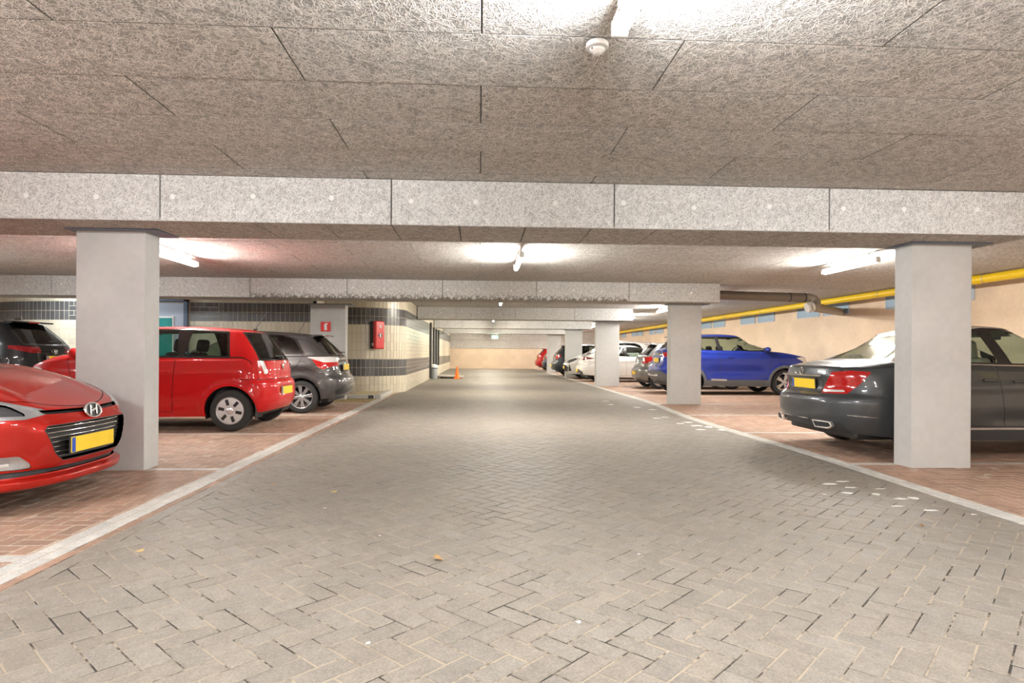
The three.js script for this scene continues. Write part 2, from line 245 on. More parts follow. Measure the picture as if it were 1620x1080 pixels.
// ---------- ceiling boards ----------
{
  const list = [], beams = [5.66, 13.46, 21.26, 29.06, 36.86], th = 0.035;
  for (let r = 0; r * 0.595 + D0 < DF; r++) {
    const d0 = -7.06 + r * 0.595 + 0.006, off = (r & 1) ? 1.0 : 0.0; if (d0 + 0.59 < D0) continue;
    if (beams.some(b => d0 > b + 0.1 && d0 + 0.595 < b + 0.75)) continue;
    for (let x = -14 + off; x < XR; x += 2.0) { const x0 = Math.max(x, XL), x1 = Math.min(x + 2, XR); if (x1 - x0 < 0.1) continue; const dd1 = Math.min(d0 + 0.595, DF); list.push({ x0, x1, d0, d1: dd1, v: visSize2((x0 + x1) / 2, (d0 + dd1) / 2) }); }
  }
  function visSize2(x, d) { if (d < 1.5) return 0; const [px, , z] = project(x, CEIL, d); return px < -400 || px > 2020 ? 0 : 1 / z; }
  list.sort((a, b) => b.v - a.v);
  const rest = [];
  list.forEach((b, i) => {
    const g = boardGeo(b.x1 - b.x0 - 0.006, th, b.d1 - b.d0 - 0.006, 0.004), y = CEIL + th / 2 + rr(-0.001, 0.003), m = [M.wool, M.wool, M.woolB, M.woolC][(i * 7 + Math.floor(rnd() * 3)) % 4];
    if (i < 300) { const o = mesh('ceiling_board', g, m, slab); o.position.set((b.x0 + b.x1) / 2, y, -(b.d0 + b.d1) / 2); } else { g.translate((b.x0 + b.x1) / 2, y, -(b.d0 + b.d1) / 2); rest.push(g); }
  });
  if (rest.length) mesh('ceiling_board_field', merge(rest), M.wool, slab).userData.kind = 'stuff';
}

// ---------- beams clad in wood-wool board ----------
const beamLabels = ['nearest deep ceiling beam clad in pale wood-wool panels, spanning the whole picture', 'second ceiling beam from the camera, pale panels with a dark stained lower edge', 'third ceiling beam from the camera, meeting the tiled wall', 'fourth ceiling beam from the camera, shorter and dim', 'fifth and farthest ceiling beam, in front of the end wall'];
const beamFront = [5.66, 13.46, 21.26, 29.06, 36.86];
beamFront.forEach((bf, bi) => {
  const xl = bi < 2 ? -10.79 - 2.0 : XT + 0.02, xr = 5.21, len = xr - xl, W = 0.82;
  const b = thing('ceiling_beam', beamLabels[bi], 'beam', [0, SOFFIT, -bf], 0, 'clad ceiling beams');
  mesh('core', box(xl + 0.03, xr - 0.03, 0.032, CEIL - SOFFIT + 0.03, -0.03, -W + 0.03), M.concrete, b);
  const H = CEIL - SOFFIT;
  const seams = [xl]; for (let s = -10.79 - 2; s < xr - 0.05; s += 2.0) if (s > xl + 0.1) seams.push(s); seams.push(xr);
  for (let i = 0; i < seams.length - 1; i++) for (const back of [0, 1]) {
    const w = seams[i + 1] - seams[i] - 0.011, st = bi === 1 && !back && seams[i] > -5 && seams[i] < 1.5, gq = boardGeo(w, H - 0.006, 0.03, 0.004), o = mesh('face_panel', gq, st ? M.woolStained : M.woolPale, b); if (st) { const p = gq.attributes.position, uv = gq.attributes.uv; for (let q = 0; q < p.count; q++) uv.setXY(q, p.getX(q) / 1.1 + i * 0.37, clamp((p.getY(q) + H / 2 - 0.003) / (H * 2.6), 0.002, 0.9)); } o.position.set((seams[i] + seams[i + 1]) / 2, H / 2 - 0.001, back ? -W + 0.015 : -0.015);
  }
  for (let x = xl; x < xr - 0.02; x += 0.6) { const x1 = Math.min(x + 0.6, xr); const o = mesh('soffit_panel', boardGeo(x1 - x - 0.007, 0.03, W - 0.004, 0.004), [M.woolB, M.woolC][Math.floor(rnd() * 2)], b); o.position.set((x + x1) / 2, 0.016, -W / 2); }
  mesh('end_panel', boardGeo(0.03, H - 0.006, W - 0.064, 0.004), M.woolPale, b).position.set(xr - 0.016, H / 2, -W / 2);
  if (bi < 3) for (let x = Math.ceil((xl + 0.2) / 0.66) * 0.66; x < xr - 0.1; x += 0.66) { const o = mesh('fixing_cap', xf(cyl(0.022, 0.024, 0.006, 14), 0, 0, 0, Math.PI / 2), M.white, b); o.position.set(x + rr(-0.05, 0.05), H * 0.52 + rr(-0.02, 0.03), 0.002); }
});

// ---------- pillars ----------
const pillarSpots = [
  [-3.765, -3.135, 6.10, 'grey rectangular pillar beside the red car with the chrome grille'],
  [4.315, 4.935, 6.10, 'grey rectangular pillar in front of the dark grey saloon'],
  [-3.98, -3.16, 15.1, 'grey pillar carrying the red fire extinguisher sign'],
  [4.275, 4.975, 13.95, 'grey pillar in front of the blue car'],
  [4.05, 4.87, 21.8, 'grey pillar in front of the white hatchback'],
  [4.04, 4.83, 29.5, 'grey pillar behind the white car facing the lane'],
  [4.03, 4.86, 37.4, 'farthest grey pillar, beside the far red car'],
];
pillarSpots.forEach(([x0, x1, d, label], i) => {
  const w = x1 - x0, t = 0.27, p = thing('pillar', label, 'pillar', [(x0 + x1) / 2, 0, -d - t / 2], 0, 'grey pillars along the lane');
  const s = mesh('shaft', boardGeo(w, SOFFIT + 0.02, t, 0.008), M.pillar, p); s.position.y = (SOFFIT - 0.02) / 2 - 0.005;
  mesh('head_plate', box(-w / 2 - 0.06, w / 2 + 0.15, SOFFIT - 0.014, SOFFIT + 0.004, t / 2 + 0.085, -t / 2 - 0.06), M.plate, p);
});

// ---------- strip lights ----------
const diffuserMat = new THREE.MeshStandardMaterial({ color: 0xffffff, roughness: 0.4, emissive: 0xffffff, emissiveIntensity: 3.0 });
function stripLight(x, d, label, tint = WARM, power = 1, up = 0.66, down = 1.0) {
  const L = 1.5, t = thing('strip_light', label, 'lamp', [x, CEIL, -d], 0, 'ceiling strip lights');
  mesh('housing', xf(rbox(0.06, 0.04, L, 0.012, 3), 0, -0.10, 0), M.white, t);
  for (const s of [-1, 1]) mesh('bracket', box(-0.012, 0.012, -0.085, 0.002, s * 0.5 - 0.015, s * 0.5 + 0.015), M.steel, t);
  const dm = diffuserMat.clone(); dm.emissive = tint.clone();
  mesh('diffuser', xf(new THREE.CapsuleGeometry(0.034, L - 0.14, 6, 16), 0, -0.142, 0, Math.PI / 2), dm, t);
  for (const s of [-1, 1]) { mesh('end_cap', xf(rbox(0.074, 0.075, 0.035, 0.014, 2), 0, -0.13, s * (L / 2 - 0.012)), M.white, t); for (const k of [-1, 1]) mesh('clip', box(k * 0.044 - 0.004, k * 0.044 + 0.004, -0.15, -0.09, s * 0.55 - 0.012, s * 0.55 + 0.012), M.steel, t); }
  // RectAreaLight lights along -z after lookAt towards the target; its height runs along the tube
  for (const [px, py, rx, ry, k] of [[0, -0.182, 0, -1, down], [0.052, -0.142, 1, 0.2, up], [-0.052, -0.142, -1, 0.2, up]]) {
    const l = new THREE.RectAreaLight(tint, LAMP * power * k, 0.066, L - 0.12); l.position.set(px, py, 0); t.add(l);
    const zAxis = new THREE.Vector3(-rx, -ry, 0).normalize(), yAxis = new THREE.Vector3(0, 0, 1), xAxis = new THREE.Vector3().crossVectors(yAxis, zAxis); l.quaternion.setFromRotationMatrix(new THREE.Matrix4().makeBasis(xAxis, yAxis, zAxis));
  }
  return t;
}
stripLight(0.6, 1.98, 'glowing strip light over the lane nearest the camera, cut by the top edge', NEUTRAL, 1, 1.0, 0.7);
stripLight(0.6, 9.8, 'glowing strip light over the middle of the lane between the first two beams', WARM, 1.25);
stripLight(5.85, 9.75, 'glowing strip light on the right above the dark grey saloon', WARM, 1.2);
stripLight(-4.63, 9.85, 'glowing strip light on the left half hidden by the near pillar', WARM, 1.15);
stripLight(5.95, 20.2, 'small glowing strip light half hidden by the second right pillar');
stripLight(5.95, 16.2, 'strip light over the blue crossover, hidden by the second beam');
const ORD = ['first', 'second', 'third', 'fourth', 'fifth', 'sixth', 'seventh'];
[17.6, 24.2, 27.2, 32.0, 35.0, 40.0, 43.0].forEach((d, i) => stripLight(0.6, d, `${ORD[i]} far strip light over the lane beyond the second beam, row filled out with added lamps`, YELLOW, d < 20 ? 1.0 : 0.85));  // row doubled with added lamps behind the beams to brighten the far lane
[24.4, 27.2, 32.2, 35.2, 40.2, 43.0].forEach((d, i) => stripLight(5.9, d, `${ORD[i]} far strip light over the right bays beyond the third pillar, row filled out with added lamps`, WARM, 0.7));  // extra unseen lamps in this row too, added to lift the far bays
stripLight(0.6, -5.3, 'strip light over the lane behind the camera', NEUTRAL, 1.2, 1.4, 0.8);
stripLight(-4.63, 1.98, 'strip light over the near left bays, out of the picture', NEUTRAL, 1, 1.4, 0.8); stripLight(5.85, 1.98, 'strip light over the near right bays, out of the picture', NEUTRAL, 1, 1.4, 0.8);
stripLight(-9.6, 9.85, 'strip light over the far left bays, hidden by the left pillar', COOL, 1.2);
stripLight(-9.6, 15.0, 'strip light before the tiled end wall, hidden by the second beam', COOL, 0.5);
stripLight(-9.6, 1.98, 'strip light over the far left bays near the camera, out of the picture', COOL);
stripLight(-4.63, -5.3, 'unseen strip light over the left bays behind the camera, added to brighten the nearest beam', NEUTRAL, 1.2, 1.4, 0.8); stripLight(5.85, -5.3, 'unseen strip light over the right bays behind the camera, added to brighten the nearest beam', NEUTRAL, 1.2, 1.4, 0.8);  // unseen pair added to brighten the near ceiling and the nearest beam face

// ---------- tiled walls on the left ----------
const slateRow = k => k === 2 || k === 3 || k === 8 || k === 9, slateCourse = k => (k >= 4 && k <= 7) || (k >= 16 && k <= 19);
const tileGeoCache = {};
const tileGeo = (w, h) => tileGeoCache[`${w.toFixed(3)}_${h.toFixed(3)}`] ??= (() => { const g = new RoundedBoxGeometry(w, h, 0.009, 1, 0.0015); return g; })();
function tiler(parent, limit = 300) {
  const list = [];
  return {
    add(x, y, d, nx, nd, w, h, m) { list.push({ x, y, d, a: Math.atan2(nx, nd), w, h, m }); },
    done() {
      for (const t of list) { const [px, py, z] = project(t.x, t.y, t.d); t.v = z < 0.5 || px < -10 || px > 1630 || (t.hide && t.hide(px)) ? 0 : Math.min(t.w * Math.abs(Math.cos(t.a + Math.atan2(t.x, t.d))), t.h) / z; }
      list.sort((a, b) => b.v - a.v);
      const rest = new Map();
      list.forEach((t, i) => {
        const g = tileGeo(t.w, t.h);
        if (i < limit) { const o = mesh('tile', g, t.m, parent); o.position.set(t.x, t.y, -t.d); o.rotation.y = t.a; }
        else { const q = g.clone(); q.rotateY(t.a); q.translate(t.x, t.y, -t.d); (rest.get(t.m) ?? rest.set(t.m, []).get(t.m)).push(q); }
      });
      for (const [m, gs] of rest) mesh(m === M.slate || m === M.slate2 ? 'dark_tile_field' : 'cream_tile_field', merge(gs), m, parent).userData.kind = 'stuff';
    }
  };
}
const creamT = () => rnd() < 0.7 ? M.cream : M.cream2, slateT = () => rnd() < 0.7 ? M.slate : M.slate2;
const columnTiles = (t, x, d, nx, nd, w) => { for (let k = 0; k < 12; k++) { const y0 = 0.006 + 0.232 * k, y1 = Math.min(y0 + 0.232, CEIL - 0.002); if (y1 - y0 < 0.04) continue; t.add(x, (y0 + y1) / 2, d, nx, nd, w - 0.012, y1 - y0 - 0.012, slateRow(k) ? slateT() : creamT()); } };
const courseTiles = (t, at, len, nx, nd, skip) => { for (let k = 0; k < 23; k++) { const y0 = 0.006 + 0.116 * k, y1 = Math.min(y0 + 0.116, CEIL - 0.002); if (y1 - y0 < 0.03) continue; for (let s = (k & 1) ? -0.116 : 0; s < len - 0.02; s += 0.232) { const a = Math.max(s, 0), b = Math.min(s + 0.232, len); if (b - a < 0.03) continue; const [x, d] = at((a + b) / 2); if (skip && skip(d, y0)) continue; t.add(x, (y0 + y1) / 2, d, nx, nd, b - a - 0.012, y1 - y0 - 0.012, slateCourse(k) ? slateT() : creamT()); } } };
const AR = 1.2, AD = 18.4;
{
  const sh = new THREE.Shape(); sh.moveTo(XT, -DF); sh.lineTo(XT, -AD); sh.absarc(XT - AR, -AD, AR, 0, Math.PI / 2, false); sh.lineTo(-4.2, -AD + AR); sh.lineTo(-4.2, -AD + AR - 0.3); sh.lineTo(XT - AR, -AD + AR - 0.3); sh.absarc(XT - AR, -AD, AR - 0.3, Math.PI / 2, 0, true); sh.lineTo(XT - 0.3, -DF);
  const g = new THREE.ExtrudeGeometry(sh, { depth: CEIL + 0.06, bevelEnabled: false, curveSegments: 32 }); g.rotateX(Math.PI / 2); g.translate(0, CEIL + 0.05, 0);   // shape y is -depth
  const w = struct(mesh('wall_left', g, M.grout));
  g.scale(1, 1, 1);
  const t = tiler(w);
  const n = Math.round(AR * Math.PI / 2 / 0.116);
  for (let i = 0; i < n; i++) { const a = (i + 0.5) / n * Math.PI / 2; columnTiles(t, XT - AR + Math.cos(a) * AR, AD - Math.sin(a) * AR, Math.cos(a), Math.sin(a), 0.116); }
  for (let i = 0; i < 7; i++) columnTiles(t, XT - AR - 0.058 - i * 0.116, AD - AR, 0, 1, 0.116);
  const glazed = (d, y) => d > 26.5 && d < 32.1 && y > 0.48 && y < 2.25;
  courseTiles(t, s => [XT, AD + s], DF - AD, 1, 0, glazed);
  t.done();
  const win = group('window_1', 'structure');
  for (const [d, y0, y1] of [[26.75, 0.05, 2.38], [28.5, 0.5, 2.24], [30.15, 0.5, 2.24], [31.8, 0.5, 2.24]]) mesh('mullion', xf(rbox(0.1, y1 - y0, 0.09, 0.008), XT + 0.045, (y0 + y1) / 2, -d), M.dark, win);
  for (let i = 0; i < 3; i++) { const d0 = [26.8, 28.55, 30.2][i], d1 = [28.45, 30.1, 31.75][i]; mesh('pane', box(XT - 0.002, XT + 0.012, 0.52, 2.22, -d0, -d1), mat(lin(0.55, 0.53, 0.46), { phys: true, roughness: 0.25 }), win); mesh('sill', box(XT, XT + 0.06, 0.46, 0.5, -d0, -d1), M.cream, win); }
}
{
  const x1 = -4.15, xa = -10.06, R = 4, D = 16.05, sh = new THREE.Shape();
  sh.moveTo(x1, -D); sh.lineTo(xa, -D); sh.absarc(xa, -D - R, R, Math.PI / 2, Math.PI / 2 + 0.98, false); sh.absarc(xa, -D - R, R - 0.3, Math.PI / 2 + 0.98, Math.PI / 2, true); sh.lineTo(x1, -D - 0.3);
  const g = new THREE.ExtrudeGeometry(sh, { depth: CEIL + 0.06, bevelEnabled: false, curveSegments: 24 }); g.rotateX(Math.PI / 2); g.translate(0, CEIL + 0.05, 0);
  const w = struct(mesh('wall_end', g, M.grout)), t = tiler(w);
  courseTiles(t, s => [-7.16 + s, D], 0.69, 0, 1); courseTiles(t, s => [xa + s, D], 1.85, 0, 1);
  for (let x = -6.47 + 0.058; x < -4.2; x += 0.116) columnTiles(t, x, D, 0, 1, 0.116);
  for (let i = 0; i < 33; i++) { const a = Math.PI / 2 + (i + 0.5) * 0.116 / R; columnTiles(t, xa + Math.cos(a) * R, D + R - Math.sin(a) * R, Math.cos(a), Math.sin(a), 0.116); }
  t.done();
  const door = group('door_1', 'structure'), leaf = mat(lin(0.40, 0.46, 0.56), { roughness: 0.45 }), frame = mat(lin(0.10, 0.14, 0.22), { roughness: 0.45 });
  mesh('leaf', xf(rbox(0.92, 2.28, 0.05, 0.005), -7.75, 1.16, -D + 0.03), leaf, door);
  for (const x of [-8.25, -7.235]) mesh('frame_post', xf(rbox(0.09, 2.4, 0.12, 0.006), x, 1.2, -D + 0.04), frame, door);
  mesh('frame_head', xf(rbox(1.1, 0.07, 0.12, 0.006), -7.74, 2.37, -D + 0.04), frame, door);
  mesh('glazing_bead', xf(rbox(0.40, 1.14, 0.02, 0.004), -7.73, 1.4, -D + 0.06), M.white, door);
  mesh('pane', xf(rbox(0.34, 1.06, 0.02, 0.003), -7.73, 1.4, -D + 0.066), mat(lin(0.03, 0.30, 0.30), { roughness: 0.1 }), door);
  mesh('handle', xf(cyl(0.011, 0.011, 0.13, 12), -8.1, 1.05, -D + 0.11, 0, 0, Math.PI / 2), M.steel, door);
}
struct(mesh('trim_1', box(-4.2, -4.15, -0.1, CEIL + 0.05, -16.05, -17.3), M.cream));

// far end wall: boards above, peach below
{ const wb = scene.children.find(o => o.name === 'wall_back'); for (let x = XT; x < XR; x += 2) for (const [y0, y1, o] of [[1.44, 2.04, 0.9], [2.04, 2.66, 0]]) { const a = Math.max(XT, x - o), b = Math.min(x - o + 2, XR); if (b - a < 0.05) continue; const m = mesh('wall_board', boardGeo(b - a - 0.01, y1 - y0 - 0.01, 0.05, 0.005), M.woolB, wb); m.position.set((a + b) / 2, (y0 + y1) / 2, -DF + 0.026); } }

// kerbed corner island by the tiled wall
{
  const k = group('kerb_island'); tag(k, 'low kerbed corner with tan paving below the fire extinguisher box', 'kerb');
  const conc = mat(lin(0.55, 0.53, 0.49), { roughness: 0.85, map: plaster }), tan = mat(lin(0.52, 0.42, 0.24), { roughness: 0.8, map: plaster });
  mesh('front_kerb', xf(rbox(0.62, 0.1, 0.12, 0.012), -2.83, 0.045, -15.42), conc, k); mesh('grate', box(-2.66, -2.53, 0.01, 0.085, -15.355, -15.37), M.dark, k);
  mesh('side_kerb', xf(rbox(0.14, 0.1, 1.9, 0.012), -2.45, 0.045, -16.42), conc, k);
  for (let i = 0; i < 4; i++) for (let j = 0; j < 8; j++) mesh('slab', xf(rbox(0.152, 0.07, 0.19, 0.006), -3.06 + i * 0.155, 0.05, -15.6 - j * 0.193 + 0.02), tan, k);
}

// ---------- right wall: louvred vents ----------
{
  const slatM = mat(lin(0.42, 0.56, 0.68), { roughness: 0.5 }), fr = mat(lin(0.48, 0.55, 0.62), { roughness: 0.5 }), dust = mat(lin(0.10, 0.13, 0.17), { roughness: 0.8 });
  let n = 2;
  for (let p = -1; p < 8; p++) for (const o of [0, 1.5]) {
    const d1 = 15.05 + (p - 0) * 4.33 - o - 0.0, d0 = d1 - 1.26; if (d0 < 8 || d1 > 44) continue;
    const w = group(`window_${n++}`, 'structure');
    mesh('backing', box(XR - 0.002, XR + 0.01, 2.26, 2.65, -d0, -d1), dust, w);
    for (const [a, b, c, d] of [[2.25, 2.275, d0, d1], [2.635, 2.66, d0, d1]]) mesh('frame_rail', box(XR - 0.035, XR, a, b, -c, -d), fr, w);
    for (const c of [d0, d1]) mesh('frame_stile', box(XR - 0.035, XR, 2.275, 2.635, -c - 0.014, -c + 0.014), fr, w);
    for (let i = 0; i < 8; i++) mesh("slat", xf(new THREE.BoxGeometry(0.006, 0.05, d1 - d0 - 0.03), XR - 0.02, 2.305 + i * 0.043, -(d0 + d1) / 2, 0, 0, 0.5), slatM, w);
  }
}
{ // yellow gas pipe
  const pm = mat(lin(0.80, 0.55, 0.01), { roughness: 0.4 }), p = thing('yellow_pipe', 'long yellow pipe running under the ceiling along the right wall', 'pipe');
  mesh('run', xf(cyl(0.08, 0.08, 51, 28), 9.4, 2.566, -19.2, Math.PI / 2), pm, p);
  for (let d = 2; d < 44; d += 3.1) mesh('clamp', xf(new THREE.TorusGeometry(0.083, 0.007, 8, 24), 9.4, 2.566, -d), M.steel, p);
  for (let d = 5.5; d < 44; d += 6) mesh('coupling', xf(cyl(0.087, 0.087, 0.12, 28), 9.4, 2.566, -d, Math.PI / 2), pm, p);
}
{ // ribbed duct from the second beam to the wall
  const t = thing('ventilation_duct', 'brown-grey ribbed duct from the second beam bending back to the wall', 'duct'), dm = mat(lin(0.20, 0.165, 0.13), { roughness: 0.45, metalness: 0.3 }), dm2 = mat(lin(0.30, 0.26, 0.21), { roughness: 0.5, metalness: 0.2 }), pale = mat(lin(0.66, 0.64, 0.58), { roughness: 0.4, metalness: 0.2 });
  const V = (x, y, d) => new THREE.Vector3(x, y, -d);
  const tube = (pts, r, n = 40) => new THREE.TubeGeometry(new THREE.CatmullRomCurve3(pts), n, r, 20);
  const ribs = (name, a, b, r, m, step) => { const L = a.distanceTo(b), pts = [[0, 0]]; for (let s = 0; s <= L; s += step / 2) pts.push([r + (Math.round(s / (step / 2)) & 1 ? 0.004 : 0), s]); pts.push([0, L]); const g = lathe(pts, 24); g.applyQuaternion(new THREE.Quaternion().setFromUnitVectors(new THREE.Vector3(0, 1, 0), b.clone().sub(a).normalize())); g.translate(a.x, a.y, a.z); mesh(name, g, m, t); };
  ribs('main_run', V(5.2, 2.45, 13.88), V(7.32, 2.41, 13.88), 0.1, dm, 0.04);
  mesh('collar', xf(cyl(0.112, 0.112, 0.05, 24), 5.26, 2.45, -13.88, 0, 0, Math.PI / 2), M.dark, t); mesh('collar', xf(cyl(0.108, 0.108, 0.03, 24), 6.95, 2.415, -13.88, 0, 0, Math.PI / 2), M.dark, t); mesh('collar', xf(cyl(0.108, 0.108, 0.03, 24), 7.3, 2.41, -13.88, 0, 0, Math.PI / 2), M.dark, t);
  mesh('elbow', tube([V(7.3, 2.41, 13.88), V(7.46, 2.40, 13.88), V(7.54, 2.33, 13.84), V(7.50, 2.23, 13.76), V(7.36, 2.19, 13.70)], 0.098, 40), dm2, t);
  mesh('flange', xf(cyl(0.112, 0.112, 0.06, 24), 7.38, 2.195, -13.71, 0, 0, Math.PI / 2 + 0.3), pale, t); mesh('flange', xf(cyl(0.112, 0.112, 0.05, 24), 7.28, 2.175, -13.68, 0, 0, Math.PI / 2 + 0.3), pale, t);
  ribs('wall_run', V(7.45, 2.20, 13.8), V(9.97, 2.31, 16.95), 0.1, dm2, 0.05);
}
{ // smoke detector
  const s = thing('smoke_detector', 'round white smoke detector on the ceiling beside the nearest strip light', 'smoke detector', [0.573, CEIL, -3.105]);
  mesh('base', lathe([[0, 0], [0.05, 0], [0.056, -0.006], [0.057, -0.022], [0.052, -0.03], [0, -0.03]]), M.white, s);
  mesh('head', lathe([[0, -0.03], [0.04, -0.03], [0.034, -0.044], [0.024, -0.046], [0.022, -0.056], [0.012, -0.06], [0, -0.06]]), M.white, s);
  mesh('indicator', xf(new THREE.SphereGeometry(0.004, 10, 8), -0.03, -0.04, 0.025), M.dark, s);
}
{ // fire extinguisher cabinet on the curved wall
  const a = 69 * Math.PI / 180, x = XT - AR + Math.cos(a) * AR, d = AD - Math.sin(a) * AR, t = thing('extinguisher_cabinet', 'red fire extinguisher cabinet mounted on the curved tiled wall', 'cabinet', [x + 0.02, 1.21, -d + 0.07], Math.atan2(Math.cos(a), Math.sin(a)) + 0.5);
  const red = mat(lin(0.62, 0.03, 0.025), { roughness: 0.35 });
  mesh('back_shell', xf(rbox(0.30, 0.74, 0.16, 0.03, 3), 0, 0.37, 0.09), M.black, t); mesh('cover', xf(rbox(0.31, 0.75, 0.12, 0.035, 3), 0, 0.37, 0.21), red, t);
  mesh('emblem', xf(box(-0.055, 0.055, -0.055, 0.055, 0, 0.006), 0, 0.36, 0.268, 0, 0, Math.PI / 4), M.black, t); mesh('emblem_mark', xf(box(-0.018, 0.018, -0.05, 0.05, 0, 0.003), 0, 0.36, 0.274), M.white, t);
  mesh('pictogram', xf(box(-0.035, 0.035, -0.04, 0.04, 0, 0.004), 0, 0.6, 0.269), mat(lin(0.75, 0.6, 0.58)), t); mesh('latch', xf(rbox(0.03, 0.07, 0.05, 0.006), -0.155, 0.12, 0.15), M.steel, t); mesh('latch', xf(rbox(0.03, 0.07, 0.05, 0.006), -0.155, 0.6, 0.15), M.dark, t);
}
{ // extinguisher sign on the pillar
  const t = thing('extinguisher_sign', 'square red sign with white fire extinguisher symbol on the left pillar', 'sign', [-3.616, 1.60, -15.085]);
  mesh('board', box(-0.113, 0.113, 0, 0.226, 0, 0.006), mat(lin(0.72, 0.03, 0.03), { roughness: 0.5 }), t);
  const sh = new THREE.Shape(); const P = [[-0.03, 0.03], [0.03, 0.03], [0.03, 0.135], [0.018, 0.155], [0.018, 0.17], [0.05, 0.165], [0.05, 0.19], [0.0, 0.2], [-0.018, 0.185], [-0.036, 0.15], [-0.036, 0.1], [-0.03, 0.1]]; P.forEach((p, i) => i ? sh.lineTo(...p) : sh.moveTo(...p));
  mesh('symbol', xf(new THREE.ExtrudeGeometry(sh, { depth: 0.002, bevelEnabled: false }), 0, 0, 0.006), M.white, t);
}
{ // exit sign
  const t = thing('exit_sign', 'small lit green exit sign hanging before the farthest beam', 'sign', [0.905, 1.95, -37.2]);
  mesh('lightbox', xf(rbox(0.38, 0.21, 0.05, 0.006), 0, 0.105, 0), M.white, t); for (const s of [-1, 1]) mesh('rod', xf(cyl(0.006, 0.006, 0.1, 8), s * 0.12, 0.252, 0), M.steel, t);
  mesh('screen', xf(box(-0.18, 0.18, 0.012, 0.198, 0, 0.004), 0, 0, 0.025), new THREE.MeshStandardMaterial({ color: 0x2c9a6a, emissive: new THREE.Color().setRGB(0.25, 0.7, 0.45), emissiveIntensity: 0.5 }), t);
  const wm = new THREE.MeshStandardMaterial({ color: 0xffffff, emissive: 0xffffff, emissiveIntensity: 0.8 });
  mesh('runner_mark', merge([xf(new THREE.SphereGeometry(0.016, 10, 8), 0.03, 0.155, 0.03), xf(box(-0.018, 0.018, -0.04, 0.04, 0, 0.003), 0.03, 0.1, 0.029, 0, 0, 0.3), xf(box(-0.008, 0.008, -0.04, 0.02, 0, 0.003), 0.055, 0.06, 0.029, 0, 0, 0.8), xf(box(-0.008, 0.008, -0.04, 0.02, 0, 0.003), 0.0, 0.06, 0.029, 0, 0, -0.6)]), wm, t);
  mesh('arrow_mark', merge([xf(box(-0.05, 0.05, -0.01, 0.01, 0, 0.003), -0.09, 0.1, 0.029), xf(box(-0.03, 0.03, -0.009, 0.009, 0, 0.003), -0.12, 0.115, 0.029, 0, 0, 0.8), xf(box(-0.03, 0.03, -0.009, 0.009, 0, 0.003), -0.12, 0.085, 0.029, 0, 0, -0.8)]), wm, t);
  const l = new THREE.PointLight(new THREE.Color().setRGB(0.4, 1, 0.7), 0.3); l.position.set(0, 0.1, 0.08); t.add(l);
}
{ // litter bin
  const t = thing('litter_bin', 'grey litter bin with pale rounded lid against the tiled wall', 'bin', [-1.92, 0, -27.0]), gm = mat(lin(0.42, 0.45, 0.46), { roughness: 0.5 });
  mesh('body', lathe([[0, 0], [0.13, 0], [0.165, 0.44], [0.17, 0.445], [0, 0.445]], 28), gm, t); mesh('band', lathe([[0.168, 0.445], [0.172, 0.45], [0.172, 0.475], [0.165, 0.48], [0, 0.48]], 28), M.dark, t); mesh('lid', lathe([[0.168, 0.48], [0.165, 0.53], [0.13, 0.59], [0.07, 0.62], [0, 0.63]], 28), M.white, t);
}
{ // traffic cone
  const t = thing('traffic_cone', 'orange traffic cone standing at the left side of the lane', 'cone', [-0.95, 0, -27.2]), o = mat(lin(0.95, 0.22, 0.03), { roughness: 0.5 });
  mesh('base', xf(rbox(0.3, 0.03, 0.3, 0.012), 0, 0.016, 0), o, t); mesh('cone', lathe([[0.12, 0.03], [0.105, 0.05], [0.07, 0.26], [0.034, 0.52], [0.026, 0.53], [0.02, 0.53]], 28), o, t);
}
{ // low ramp plate over a gutter
  const t = thing('gutter_plate', 'low grey plank propped over a dark gutter between bin and cone', 'plank', [-1.25, 0, -27.6]);
  mesh('plank', xf(rbox(1.15, 0.05, 0.35, 0.008), 0, 0.10, -0.1, 0.12, 0, -0.05), mat(lin(0.42, 0.39, 0.34), { roughness: 0.8 }), t);
  mesh('bearer', xf(rbox(0.9, 0.075, 0.1, 0.006), 0.0, 0.04, -0.16), M.dark, t);
  mesh('bearer', xf(rbox(0.12, 0.07, 0.3, 0.006), -0.52, 0.04, -0.12), mat(lin(0.3, 0.28, 0.25)), t); mesh('pipe_end', xf(cyl(0.05, 0.05, 0.2, 16), -0.62, 0.056, 0.16, Math.PI / 2), M.steel, t);
}
